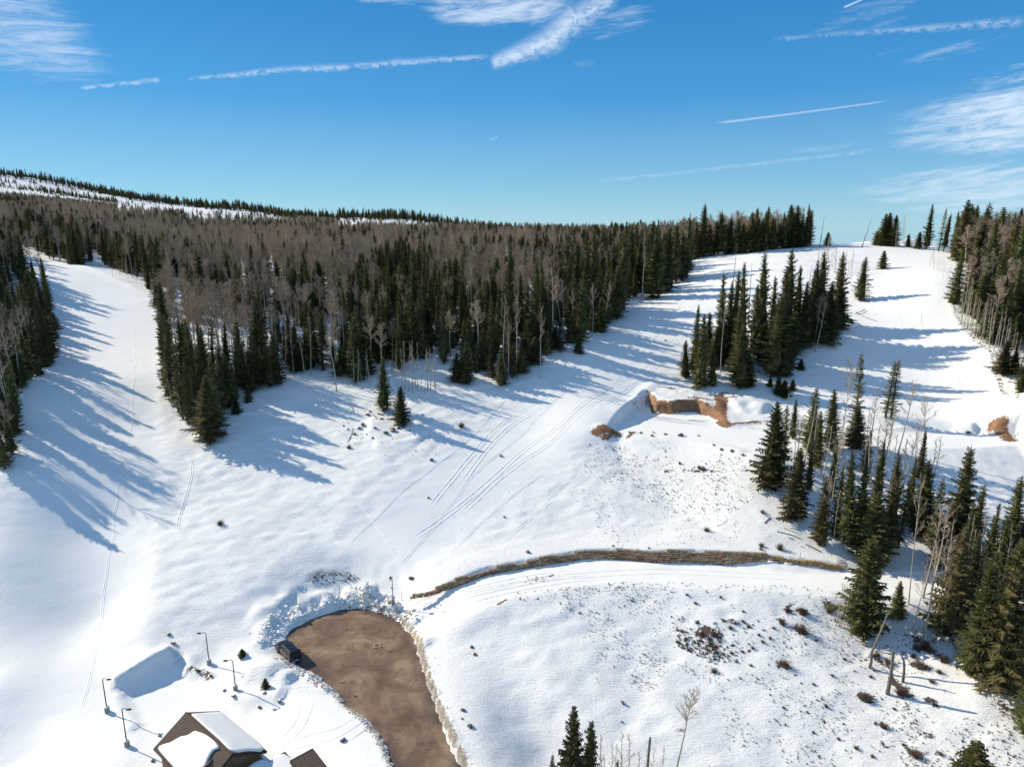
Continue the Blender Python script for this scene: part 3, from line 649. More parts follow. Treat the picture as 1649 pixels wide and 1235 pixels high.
# archetypes: (height, radius, sparse) ; instances are scaled to size
SPR = []
for i, (h, rad, sp, bare, tb) in enumerate([(20, 3.4, 0, .03, 0), (20, 2.9, .05, .04, 0), (20, 2.4, .1, .05, .02), (20, 2.0, .15, .06, .03), (20, 3.0, .2, .05, .02), (20, 1.8, .35, .10, .05), (8, 1.9, 0, .01, 0), (17, 3.1, .1, .02, .0), (18, 2.4, .3, .12, .10)]):
    SPR.append((h, rad, spruce_mesh(100+i, h, rad, sp, bare, tb), trunk_mesh(h*.98, .26*h/20, M_BARK, 7, i)))

# ------------------------------------------------------------------ aspens, bare
def aspen_mesh(seed, h=16., base=.45, spread=2.2, ntw=1.0, bend=.5):
    r = random.Random(seed); P = []; b1, b2 = r.uniform(-bend, bend), r.uniform(-bend, bend); ph = r.random()*6
    def tp(f): return Vector((b1*math.sin(f*3+ph)-b1*math.sin(ph), b2*math.sin(f*2.4+ph)-b2*math.sin(ph), h*f))
    for i in range(11): P.append(tp(i/10)-Vector((0, 0, .6 if i == 0 else 0)))
    rad = [(.16*(1-.9*i/10)+.012)*h/16*(1.2 if i == 0 else 1) for i in range(11)]
    tr = MB().tube(P, rad, 6).mesh('aspen_trunk', M_ASP, True)
    m = MB()
    def rib(a, b, wd, wd2=None):
        d = (b-a); s = d.cross(Vector((r.uniform(-1, 1), r.uniform(-1, 1), r.uniform(-1, 1)))).normalized()*wd/2
        s2 = s*((wd2 if wd2 is not None else .02)/wd); m.add([a-s, a+s, b+s2, b-s2], [(0, 1, 2, 3)])
    nbr = int(30*ntw)
    for i in range(nbr):
        f = base+(1-base)*((i+r.random())/nbr)**.9*.97; o = tp(f); az = r.random()*6.28+i*2.4
        g = (f-base)/(1-base); Lb = spread*(1.2-.55*g)*r.uniform(.6, 1.2)*(.55+.45*min(1, g*4)); el = .35+.75*g+r.uniform(-.25, .3)
        d = Vector((math.cos(az)*math.cos(el), math.sin(az)*math.cos(el), math.sin(el)))
        q = [o]; 
        for s_i in range(3): d = (d+Vector((r.uniform(-.2, .2), r.uniform(-.2, .2), r.uniform(.0, .35)))).normalized(); q.append(q[-1]+d*Lb/3)
        rb = .055*(1-.6*g)+.015; m.tube(q, [rb, rb*.75, rb*.5, rb*.2], 3, False)
        for k in range(int(12*ntw)):
            t = r.uniform(.2, 1)*3; j = min(int(t), 2); o2 = q[j].lerp(q[j+1], t-j)
            d2 = (q[j+1]-q[j]).normalized()+Vector((r.uniform(-.9, .9), r.uniform(-.9, .9), r.uniform(-.2, .8))); d2.normalize()
            L2 = Lb*r.uniform(.2, .5); e = o2+d2*L2; rib(o2, e, .055, .02)
            for kk in range(3):
                o3 = o2.lerp(e, r.uniform(.3, 1)); d3 = (d2+Vector((r.uniform(-.8, .8), r.uniform(-.8, .8), r.uniform(-.3, .7)))).normalized()
                rib(o3, o3+d3*L2*r.uniform(.35, .7), .045, .018)
    return tr, m.mesh('aspen_crown', M_TWIG)
ASP = []
for i, (b, s, nt_, bd) in enumerate([(.55, 2.5, 1.0, .5), (.5, 3.0, 1.15, .7), (.62, 2.3, 1.0, .5), (.58, 2.8, 1.1, .9), (.66, 2.0, .85, .6)]):
    tr, cr = aspen_mesh(300+i, 16., b, s, nt_, bd); ASP.append((16., s, cr, tr))
ASPN = []
for i, (b, s, nt_, bd) in enumerate([(.50, 2.3, .62, .5), (.6, 2.6, .6, .8), (.55, 2.0, .55, .6), (.66, 2.4, .6, .9)]):
    tr, cr = aspen_mesh(330+i, 16., b, s, nt_, bd); ASPN.append((16., s, cr, tr))
def sapling_mesh(seed):
    tr, cr = aspen_mesh(seed, 16., .38, 1.4, .5, .5); return (16., 1.3, cr, tr)
ASP.append(sapling_mesh(350))
def snag_meshes(seed):
    r = random.Random(seed); h = 16; tr = trunk_mesh(h, .2, M_DEAD, 6, seed, .3); m = MB()
    for i in range(46):
        z = h*r.uniform(.25, .97); a = r.random()*6.28; L_ = r.uniform(.25, 1.3)*(1.1-z/h); m.tube([(0, 0, z), (math.cos(a)*L_, math.sin(a)*L_, z+r.uniform(-.25, .15))], [.03, .01], 3, False)
    return h, 1., m.mesh('dead_branches', M_DEAD), tr
SNG = [snag_meshes(9), snag_meshes(10)]

def place_tree(kind, proto, x, y, h, rs=1.0, lean=(0, 0), label=None, group=None, sink=.1, cname='crown'):
    H0, R0, cm, tm = proto
    z = float(hz(x, y))-sink; s = h/H0
    e = bpy.data.objects.new(kind, None); COL.objects.link(e); e.empty_display_size = .3
    e.location = (x, y, z); e.rotation_euler = (lean[0], lean[1], R.random()*6.28 if lean == (0, 0) else 0)
    if lean == (0, 0): e.rotation_euler[0] = R.uniform(-.035, .035); e.rotation_euler[1] = R.uniform(-.035, .035); e.scale = (s*rs, s*rs, s)
    for nm, me in (('trunk', tm), (cname, cm)):
        o = bpy.data.objects.new(nm, me); COL.objects.link(o); o.parent = e
        if nm == 'dead_branches': o['kind'] = 'stuff'
    tag(e, label, {'spruce_tree': 'spruce', 'aspen_tree': 'aspen', 'dead_tree': 'dead tree'}[kind], group)
    return e
placed = []                                                # x, y, r of trees standing alone
def T(kind, u, vt, vb, label=None, rs=None, proto=None, group=None, wpx=None, lean=0, zone=None):
    p = hit(u, vb); Y = p[1]; zt = float(hz(p[0], p[1]))
    h = (zt - H) + tdep(vt)*-1*Y*1.0
    sz = float(ray(u, vt)[1]); h = H + sz*Y - zt
    h = max(h, .8)
    lst = {'spruce_tree': SPR, 'aspen_tree': ASP, 'dead_tree': SNG}[kind]
    if kind == 'aspen_tree' and proto is None: lst = ASPN; proto = R.randrange(4)
    if proto is None: proto = R.choice([0,1,2,3,4,5,7,8]) if kind == 'spruce_tree' else R.randrange(len(lst)-(1 if kind == 'aspen_tree' else 0))
    if kind == 'spruce_tree' and h < 6: proto = 6
    pr = lst[proto]
    if rs is None:
        if wpx: rs = 1.3*(wpx/2*Y/FPX)/(pr[1]*h/pr[0])
        else: rs = R.uniform(.85, 1.1)
        if kind == 'spruce_tree' and h > 20: rs *= .9
    placed.append((p[0], p[1], 1.6 if kind == 'spruce_tree' else .9))
    return place_tree(kind, pr, p[0], p[1], h, rs, (0, lean) if lean else (0, 0), label, group, cname='dead_branches' if kind == 'dead_tree' else 'crown')
exec_trees = []

# ------------------------------------------------------------------ retaining wall: stepped courses of stone blocks
M_STONE = noisemat('tan_wall_block', (.30, .18, .09), (.52, .34, .19), 1.3, .9, .5, vary=.4)
M_CAPST = noisemat('grey_wall_block', (.17, .125, .08), (.42, .32, .21), 1.3, .9, .5, vary=.25)
def wall_pt(s):
    k = np.clip(np.searchsorted(_seg, s)-1, 0, len(WL)-2); f = (s-_seg[k])/(_seg[k+1]-_seg[k]); p = WL[k]*(1-f)+WL[k+1]*f
    d = WL[k+1]-WL[k]; return p, math.atan2(d[1], d[0]), s/WLEN
def make_wall():
    bl = []; r = random.Random(4)
    for i in range(3):
        m = MB(); V = []
        for sx, sy, sz in [(-1,-1,-1),(1,-1,-1),(1,1,-1),(-1,1,-1),(-1,-.8,1),(1,-.8,1),(1,.9,1),(-1,.9,1)]:
            V.append((sx*.5*r.uniform(.92, 1), sy*.25*r.uniform(.85, 1.1), sz*.5*r.uniform(.9, 1)))
        V += [(-.36, -.33, -.3), (.36, -.33, -.3), (.34, -.31, .3), (-.34, -.31, .3)]
        F = [(0,3,2,1),(4,5,6,7),(1,2,6,5),(2,3,7,6),(3,0,4,7),(0,1,9,8),(1,5,10,9),(5,4,11,10),(4,0,8,11),(8,9,10,11)]
        bl.append((mesh('block', V, F, M_STONE), mesh('block', V, F, M_CAPST), V, F))
    p0, a0, _ = wall_pt(WLEN*.5)
    root = empty('retaining_wall', (p0[0], p0[1], 4.5), 0, label='long curved tan block retaining wall stepping along the uphill side of the snowy track', cat='wall')
    rest = MB(); bh = .36; n_obj = 0; allb = []
    for c in range(8):
        s = (.45 if c % 2 else 0)
        while s < WLEN-.3:
            bw = r.uniform(.95, 1.3); p, a, t = wall_pt(s+bw/2); zb = float(wall_base(t)); ht = round((float(wall_top(t))+.35+.22*math.sin(s*.55)*math.cos(s*.21+1))/bh)*bh
            if (c+1)*bh <= ht+.02:
                istop = (c+2)*bh > ht+.02
                off = .10*c + r.uniform(-.06, .06) - .15
                x = p[0]-math.sin(a)*off; y = p[1]+math.cos(a)*off
                allb.append((istop, x, y, zb+c*bh+bh/2-.22+r.uniform(-.03, .03), a+r.uniform(-.06, .06), bw, .7, bh*.93*(1.25 if istop and r.random() < .5 else 1)))
            s += bw+.03
    allb.sort(key=lambda q: (math.hypot(q[1], q[2])))
    for i, (istop, x, y, z, a, bw, bd, bhh) in enumerate(allb):
        k = bl[r.randrange(3)]
        if i < 296:
            o = obj('block', k[1] if istop else k[0], root); o.location = (x-p0[0], y-p0[1], z-4.5); o.rotation_euler = (0, 0, a); o.scale = (bw, bd*1.3, bhh)
        else:
            M = Matrix.Translation((x-p0[0], y-p0[1], z-4.5)) @ Matrix.Rotation(a, 4, 'Z') @ Matrix.Diagonal((bw, bd*1.3, bhh, 1))
            rest.add([M@Vector(v) for v in k[2]], k[3])
    o = obj('blocks', rest.mesh('blocks', M_STONE), root, kind='stuff')
make_wall()

# ------------------------------------------------------------------ rocks, shrubs, logs
M_ROCK = noisemat('red_brown_rock', (.10, .055, .04), (.30, .17, .115), 1.5, .9, .6)
M_ROCKG = noisemat('grey_rock', (.09, .075, .06), (.27, .23, .19), 1.5, .9, .6)
def rock_mesh(seed, mat):
    import bmesh
    r = random.Random(seed); bm = bmesh.new(); bmesh.ops.create_icosphere(bm, subdivisions=2, radius=1)
    dirs = [(Vector((r.uniform(-1, 1), r.uniform(-1, 1), r.uniform(-1, 1))).normalized(), r.uniform(.55, .85)) for _ in range(9)]
    for v in bm.verts:
        for d, c in dirs:
            k = v.co.dot(d)
            if k > c: v.co -= d*(k-c)
        v.co *= 1+r.uniform(-.05, .05)
    me = bpy.data.meshes.new('boulder'); bm.to_mesh(me); bm.free(); me.materials.append(mat); return me
ROCKS = [rock_mesh(i, M_ROCK) for i in range(4)] + [rock_mesh(10+i, M_ROCKG) for i in range(4)]
def cap_mesh(seed):
    r = random.Random(seed); m = MB(); n = 9; V = []; F = []
    for j, (rr, z) in enumerate([(1.0, 0), (.85, .22), (.5, .36), (.0, .42)]):
        for k in range(n): q = rr*r.uniform(.8, 1.1); V.append((math.cos(6.283*k/n)*q, math.sin(6.283*k/n)*q, z))
    F = [(j*n+k, j*n+(k+1) % n, (j+1)*n+(k+1) % n, (j+1)*n+k) for j in range(3) for k in range(n)]
    return mesh('snow_cap', V, F, M_SNOWP, True)
CAPS = [cap_mesh(i) for i in range(3)]
def rock(u, v, wpx, label, red=True, group=None, cap=False):
    p = G(u, v); s = wpx/2*p.y/FPX*.95
    o = obj('boulder', ROCKS[R.randrange(4)+(0 if red else 4)], None, p+Vector((0, 0, s*.25)), label=label, cat='rock', group=group)
    o.scale = (s*R.uniform(.85, 1.15), s*R.uniform(.7, 1), s*R.uniform(.6, .85)); o.rotation_euler = (R.uniform(-.2, .2), R.uniform(-.2, .2), R.random()*6)
    if cap:
        c = obj('snow_cap', CAPS[R.randrange(3)], o); c.location = (0.15, .1, .62); c.scale = (.62, .62, .7)
    return o
for a in [(662,932,11,'reddish boulder alone on the snow left of the low end of the block wall'), (850,889,11,'reddish boulder just uphill of the middle of the block wall', True),
          (987,879,5,'small dark rock just above the block wall'), (1045,883,6,'grey rock sitting at the top edge of the block wall', False),
          (760,1042,9,'grey and red boulder east of the turning circle, upper of a pair'), (765,1054,9,'reddish hollow boulder east of the turning circle, lower of a pair'),
          (745,1143,11,'reddish boulder beside the lower road, highest of three'), (744,1157,6,'small grey rock beside the lower road, middle of three', False), (757,1170,14,'broad grey boulder beside the lower road, lowest of three', False),
          (1003,1132,10,'reddish rock alone on the open snow bank above the front spruces'), (1001,1162,5,'tiny reddish rock on the snow just above the cut pole'),
          (272,1022,9,'dark boulder on the snowy slope above the house lot, upper of a pair', False, None, True), (279,1036,11,'snow topped boulder above the house lot, lower of a pair', False, None, True),
          (361,1112,8,'dark rock left of the right lamp post by the lot', False, None, True), (377,1121,11,'snow topped rock in front of the right lamp post', False, None, True),
          (426,1116,8,'round dark rock between the lamp post and the turning circle', False, None, True), (450,1129,11,'dark rock with a shadow near the drive to the turning circle', False, None, True),
          (418,1139,9,'rounded brown rock just below the lamp shadows', False), (552,1192,15,'rounded brown boulder on the lot snow beside the road', False, None, True),
          (257,1185,8,'dark stone beside the back left corner of the house roof', False), (246,1225,9,'dark rock pile stone at the left corner of the house', False),
          (340,1088,7,'brown rock at the end of the curved row of stones', False), (318,1080,9,'brown rock in the middle of the curved row of stones', False),
          (1072,549,6,'dark stone on the middle ski run', False), (1335,699,10,'brown stone on the pad edge behind the aspens'), (1560,697,9,'brown stone on the low snow mound right of the aspens')]:
    rock(*a)
for (u, v, wd) in [(584,684,9),(592,668,9),(596,663,6),(604,690,8),(621,698,11),(633,694,13),(641,690,8),(648,686,10),(615,675,8),(610,667,6),(578,690,7),(571,700,8),(590,700,5),(600,706,7),(660,694,6),(553,686,5),(560,692,5)]:
    rock(u, v, wd, 'dark rock poking through the snow on the knoll below the two lone spruces', False, 'rocks on the knoll')
for (u, v, wd) in [(993,703,5),(1014,697,7),(1032,698,7),(1050,702,8),(1052,697,6),(1072,700,7),(1096,702,13),(1125,702,6),(1149,717,6),(1162,724,7),(1178,727,10),(1196,733,8)]:
    rock(u, v, wd, 'dark rock along the front rim of the excavated pad', False, 'rocks along the pad rim')
for (u, v, wd) in [(700,978,4),(1150,1040,6),(1105,1018,6),(1230,1014,5),(1212,1006,5),(1171,1042,6),(1181,1022,5),(1205,1037,5),(1245,1040,4),(1130,1052,4),(1163,1060,5),(1174,1056,5),(1186,1062,4),(1155,1030,4),(1221,1000,5),(1095,1030,4),(1290,1100,5),(1316,1127,5),(1358,1166,6),(1300,1147,7),(1240,1110,5)]:
    rock(u, v, wd, 'small dark rock among brush on the lower right bank', R.random() < .4, 'rocks on the lower right bank')

def shrub_mesh(seed, n=190):
    r = random.Random(seed); m = MB()
    for i in range(n):
        a = r.random()*6.28; el = r.uniform(.35, 1.5); L_ = r.uniform(.5, 1.05); b = Vector((r.uniform(-.3, .3), r.uniform(-.3, .3), -.05))
        d = Vector((math.cos(a)*math.cos(el), math.sin(a)*math.cos(el), math.sin(el))); e = b+d*L_
        s = d.cross(Vector((r.uniform(-1, 1), r.uniform(-1, 1), r.uniform(-1, 1)))).normalized()*.02; m.add([b-s, b+s, e], [(0, 1, 2)])
        for k in range(3):
            o = b.lerp(e, r.uniform(.4, .95)); d2 = (d+Vector((r.uniform(-.8, .8), r.uniform(-.8, .8), r.uniform(-.3, .6)))).normalized()*L_*r.uniform(.2, .45)
            s = d2.cross(Vector((r.uniform(-1, 1), r.uniform(-1, 1), 1))).normalized()*.014; m.add([o-s, o+s, o+d2], [(0, 1, 2)])
    return m.mesh('shrub', M_SHRUB)
SHR = [shrub_mesh(i) for i in range(4)]
def shrub(u, v, wpx, label, group=None, hk=1.0):
    p = G(u, v); s = wpx/2*p.y/FPX*1.35
    o = obj('shrub', SHR[R.randrange(4)], None, p, label=label, cat='shrub', group=group); o.scale = (s, s, s*hk); o.rotation_euler.z = R.random()*6; return o
for a in [(355,845,14,'lone dark shrub on the snow between the left run and the open slope'), (1256,885,16,'pink brown shrub just uphill of the right part of the block wall',None,1.3),
          (1138,855,12,'low brown shrub on the slope above the block wall'), (1226,880,12,'low grey shrub above the block wall left of the pink brown one'),
          (1292,988,22,'round brown bush, highest on the right of the lower bank',None,.9), (1292,1018,24,'brown bush with a trailing shadow below the round one'), (1268,985,14,'upright brown bush left of the round brown bush'), (1260,1005,16,'slanting brown bush lowest in the row of three'),
          (1264,1073,20,'broad brown bush on the middle of the lower bank'), (1150,1082,14,'tan tuft beside the bare aspen top'), (695,742,8,'small reddish twig clump on the open slope below the knoll'), (690,830-28,5,'tiny twig clump on the open slope'),
          (812,833,5,'dead stick clump on the open slope left of the wall'), (807,735,6,'grey tuft on the open slope beside the ski tracks'), (743,688,14,'faint grey shrub right of the two lone spruces'), (562,722,10,'thin shrub below the knoll rocks'),
          (1450,1118,26,'brown brush heap at the foot of the dead trunks'), (1490,1045,28,'wide brown brush patch under the aspen trunks'), (1481,1075,26,'brown brush patch below the aspen trunks'), (1520,1065,22,'brown brush beside the big dark spruce'),
          (1392,1126,24,'oval brown bush on the lower bank left of the dead trunks'), (1424,1172,16,'brown bush on the lower bank left of the corner spruce'), (1474,1218,22,'brown brush at the bottom edge beside the corner spruce top'), (1378,1205,10,'tan shrub near the bottom edge'),
          (1225,865+20,8,'grey twig tuft above the wall'), (1335,985,16,'brown brush at the left foot of the thick spruce'), (1430,1068,16,'brown brush between the dead trunks'), (1412,1056,14,'brown brush at the leaning dead trunk'),
          (1240,787,18,'rusty brush at the foot of the wide spruce above the wall'), (1228,830-4,10,'brown brush left of the short spruce on the slope'), (1330,1138,10,'grey twiggy shrub in the middle of the lower bank')]:
    shrub(*a)
M_EVG = M_SPR
# thickets of bare saplings
def thicket(u0, v0, u1, v1, n, hpx, label, grp):
    for i in range(n):
        u = u0+(u1-u0)*(i+R.random())/n; v = v0+(v1-v0)*(i+R.random())/n + R.uniform(-6, 6)
        T('aspen_tree', u, v-hpx*R.uniform(.7, 1.1), v, label, rs=R.uniform(.7, 1.1), proto=5, group=grp)

# ------------------------------------------------------------------ trees read off the photograph
sp, asn, dd = 'spruce_tree', 'aspen_tree', 'dead_tree'
EXP = [ # kind, u, v top, v base, width px, label
 (sp,338,601,707,50,'thick full spruce at the foot of the forest, lowest tree beside the left ski run'),
 (sp,646,620,683,27,'short neat conical spruce on the rocky knoll, lower right of two'), (sp,618,573,661,28,'taller brownish spruce on the rocky knoll, upper left of two'),
 (sp,381,642,665,16,'tiny spruce standing alone right of the thick forest edge spruce'), (sp,400,618,647,12,'thin little spruce above the tiny lone one'),
 (sp,67,594,603,8,'tiny spruce seedling in the shade beside the left run'), (sp,1421,403,433,15,'small lone spruce high on the right run below the crest'),
 (sp,1384,411,484,23,'narrow lone spruce at the right of the island grove'), (sp,1289,577,595,12,'tiny spruce in shade right of the island grove'),
 (sp,1241,645,783,58,'wide bushy spruce with brown skirt on the slope above the wall'), (sp,1279,719,832,46,'stout olive spruce right below the wide bushy one'),
 (sp,1374,561,722,30,'tall thin spruce with a narrow pointed top above the pad'), (sp,1426,577,672,20,'left of twin narrow spruces at the back of the pad'), (sp,1435,574,674,20,'right of twin narrow spruces at the back of the pad'),
 (sp,1276,640,706,16,'slim dark spruce behind the wide bushy spruce'), (sp,1303,621,728,32,'brown tinged spruce between the wide bushy one and the aspens'), (sp,1336,622,722,30,'greyish spruce behind the pale aspen stems of the pad'),
 (sp,1376,655,720,34,'dense low spruce around the foot of the tall thin spruce'),
 (sp,1320,762,878,30,'spruce wrapped in pale aspen stems at the right end of the wall'), (sp,1361,719,873,34,'tall dark green spruce behind the wall end, left of a tight pair'), (sp,1381,738,880,36,'tall blue green spruce behind the wall end, right of a tight pair'),
 (sp,1401,790,905,60,'yellow green spruce just above the right end of the wall'), (sp,1431,725,886,40,'tall brown topped spruce over the right end of the wall'), (sp,1392,690,760,18,'small spruce half hidden between the aspens'),
 (sp,1483,740,858,46,'broad topped dark spruce among the aspens right of the wall'), (sp,1535,714,905,62,'large olive spruce right of the aspens'), (sp,1562,776,918,34,'slim spruce with reddish dead side beside the large olive one'),
 (sp,1622,764,905,42,'open branched tall spruce near the right edge, above the snow'), (sp,1632,832,930,34,'short spruce beside the open branched one at the right edge'),
 (sp,1388,862,1012,72,'thick dark spruce with aspen stems in front, below the wall end'), (sp,1444,934,994,26,'small blue dark spruce on the track right of the thick dark one'),
 (sp,1526,838,1022,60,'tall ragged spruce left of the pair of crooked aspens'), (sp,1552,880,1012,50,'dark spruce behind the crooked aspens'),
 (sp,1600,858,1092,92,'huge olive spruce towering at the lower right'), (sp,1572,900,1080,70,'big spruce leaning against the huge one on its left'), (sp,1636,905,1120,66,'dark spruce right of the huge olive one'),
 (sp,1650,1045,1180,44,'spruce cut by the right edge of the picture, lowest on that edge'), (sp,1548,1190,1330,110,'spruce top rising from the bottom edge at the lower right'),
 (sp,922,1138,1330,66,'taller of the two front spruces at the bottom edge'), (sp,943,1155,1330,50,'shorter of the two front spruces, touching the taller one'), (sp,886,1207,1330,22,'slim spruce tip at the bottom edge left of the two front spruces'), (sp,995,1217,1310,16,'thin spruce tip at the bottom edge right of the two front spruces'), (sp,1137,1228,1300,14,'smallest spruce tip just showing at the bottom edge'),
 (sp,1650,830,960,40,'spruce half out of the picture at the right edge'),
]
for k, u, vt, vb, wp, lab in EXP:
    pr = 6 if (tdep(vb)-tdep(vt))*100 < 6 else (0 if wp > .42*(vb-vt) else (1 if wp > .33*(vb-vt) else (3 if wp > .22*(vb-vt) else 5)))
    T(k, u, vt, vb, lab, proto=pr, wpx=wp)
GB = 'dark spruce in the belt between the pad and the end of the wall'
for u, vt, vb, wp in [(1262,648,748,26),(1316,660,750,24),(1338,700,800,22),(1302,690,790,20),(1412,700,805,26),(1446,765,882,26),(1460,735,840,28),(1345,745,862,24),(1405,745,868,30),(1500,765,885,32),(1548,800,930,34),(1582,805,940,34),(1605,830,950,34),(1590,880,1000,40),(1506,830,915,26),(1480,690,770,20),(1252,690,755,18),(1560,850,960,34),(1538,880,985,36)]:
    T(sp, u, vt, vb, GB, wpx=wp*.8, group='spruces of the belt above the wall end')
GI = 'dark spruce crowded into the island grove between the middle and right runs'
for u, vt, vb, wp in [(1116,488,600,22),(1103,545,608,20),(1128,503,622,34),(1147,560,622,18),(1159,435,580,28),(1170,450,575,26),(1176,430,582,28),(1140,500,580,24),(1192,418,592,32),(1186,490,600,30),(1191,520,624,40),(1205,560,622,26),(1225,400,560,34),(1215,455,570,30),(1240,440,585,26),(1252,425,592,34),(1267,395,555,38),(1243,470,606,44),(1259,505,605,38),(1228,520,580,34),
                      (1281,425,545,30),(1290,450,560,30),(1303,430,530,26),(1317,400,545,40),(1308,415,550,30),(1330,450,548,34),(1322,470,552,40),(1345,404,526,32),(1352,460,530,30),(1335,480,550,30),(1296,470,560,34),(1275,500,572,36),(1265,520,590,30),(1165,520,585,28),(1150,525,590,26),(1363,505,515,9),(1370,512,520,8)]:
    T(sp, u, vt, vb, GI, wpx=wp, proto=R.choice([1, 2, 3, 3, 4]) if wp > 12 else 6, group='spruces of the island grove')
for u, vt, vb, wp in [(1240,607,622,11),(1252,604,632,14),(1262,612,638,22),(1275,610,628,12),(1256,618,634,16)]:
    T(sp, u, vt, vb, 'little dark spruce in the cluster between the island grove and the pad', wpx=wp, proto=6, group='little spruces below the island grove')
GM = 'dark spruce along the edge of the forest beside the middle run'
for u, vt, vb, wp in [(1060,338,480,32),(1075,335,470,30),(1088,325,455,32),(1098,350,452,30),(1106,338,448,28),(1046,341,470,30),(1050,360,480,34),(1029,347,466,28),(1015,360,470,28),(1000,362,500,26),(992,425,512,30),(983,440,505,30),(975,430,520,34),(968,470,535,26),(955,358,500,26),(940,380,510,26),(927,360,500,26),(911,362,490,28),(931,533,568,17),(918,500,552,22),(902,490,566,24),(893,520,560,24),(857,370,560,26),(845,520,590,30),(838,540,600,30),(860,530,585,28),(825,550,608,26),(808,560,619,22),(792,550,608,22),(880,510,572,22),(875,420,560,28),(820,400,560,26)]:
    T(sp, u, vt+(vb-vt)*R.choice([0, 0, .1, .2, .3]), vb, GM, wpx=wp, group='spruces along the middle run')
GS = 'dark spruce standing on the skyline crest above the middle run'
for u, vt, vb, wp in [(1130,327,413,26),(1118,355,416,22),(1143,360,412,20),(1156,336,410,24),(1166,355,409,20),(1173,349,408,22),(1185,350,408,20),(1196,358,407,22),(1209,341,406,24),(1216,350,405,26),(1230,338,403,20),(1243,348,401,22),(1251,355,400,20),(1269,328,399,24),(1262,350,400,20),(1282,328,398,25),(1298,334,397,20),(1332,373,396,12),(1223,352,404,20),(1150,352,411,20),(1276,345,399,22),(1290,352,398,18)]:
    T(sp, u, vt, vb, GS, wpx=wp, group='spruces on the crest')
for u, vt, vb, wp, lab in [(1420,343,396,22,'left'),(1429,341,396,22,'second'),(1438,345,397,20,'third'),(1411,370,395,16,'low left')]:
    T(sp, u, vt, vb, 'dense spruce in the small clump on the skyline at the top of the right run', wpx=wp, proto=0, group='spruce clump at the top of the right run')
for u, vt, vb, wp, lab, ln in [(1491,326,402,16,'thin spruce with bare tip on the skyline right of the clump',0),(1478,372,401,16,'short spruce at the foot of the thin bare tipped one',0),(1511,345,405,26,'leaning spruce on the skyline left of the wooded right edge',.06),(1519,328,405,24,'leaning spruce with a bare spire tip on the skyline',.07),
                           (1462,376,398,12,'low dark spruce right of the skyline clump',0),(1536,440,488,22,'small dark spruce with dead tip at the edge of the right run',.03),(1614,546,601,30,'bushy young spruce standing out at the edge of the right run',0),(1645,600,632,18,'dark young spruce at the right edge above the pad track',0)]:
    T(sp, u, vt, vb, lab, wpx=wp, lean=ln, proto=3 if wp < 20 else None)
GR = 'dark spruce in the wood along the right side of the right run'
for u, vt, vb, wp in [(1544,320,420,38),(1550,325,416,30),(1580,322,432,30),(1570,355,440,30),(1575,340,430,34),(1601,330,432,30),(1590,350,470,30),(1620,345,470,34),(1630,348,490,32),(1647,362,525,34),(1560,440,505,30),(1575,430,520,34),(1598,400,520,36),(1610,440,530,34),(1625,420,540,34),(1640,440,540,40),(1588,480,545,30),(1600,500,552,26),(1635,500,560,30),(1565,400,470,30),(1649,560,625,30),(1633,560,600,22)]:
    T(sp, u, vt, vb, GR, wpx=wp, group='spruces right of the right run')
GE = 'dark spruce on the lower edge of the forest above the open slope'
for u, vt, vb, wp in [(434,545,636,28),(420,540,625,30),(446,520,628,26),(404,530,640,28),(388,500,630,30),(372,540,655,26),(478,505,607,28),(488,515,608,26),(470,490,600,26),(295,560,683,20),(307,570,690,22),(318,560,694,22),(288,520,670,22),(280,480,650,26),(272,445,600,28),(268,425,560,26),(350,520,690,30),(362,530,670,30),(272,500,625,24),(330,500,640,26),(300,500,620,26),(345,470,620,26),
                      (560,515,612,30),(575,500,618,34),(590,520,612,30),(548,540,608,24),(735,545,622,26),(750,530,624,28),(742,560,618,24),(765,540,605,28),(715,480,560,24),(640,490,590,30),(625,470,580,30),(605,450,590,32),(520,500,600,26),(505,480,598,30),(660,480,575,26),(690,470,560,28),(780,500,600,26),(255,430,500,22),(262,440,520,22)]:
    T(sp, u, vt+(vb-vt)*R.uniform(0, .32), vb-R.uniform(0, 14), GE, wpx=wp, group='spruces on the lower forest edge')
GL = 'dark spruce in the wood on the left of the left run'
for u, vt, vb, wp in [(10,393,520,30),(41,400,560,30),(53,412,575,28),(64,430,580,26),(76,448,585,26),(82,470,570,24),(86,478,545,20),(72,455,590,26),(45,500,610,30),(30,480,618,30),(36,560,625,20),(28,520,620,30),(12,585,690,30),(20,625,730,26),(8,640,755,28),(24,620,700,24),(-15,630,740,34),(5,480,640,34),(60,470,605,24),(88,490,530,18)]:
    T(sp, u, vt+(vb-vt)*R.uniform(0.22, .45), vb, GL, wpx=wp, group='spruces left of the left run')
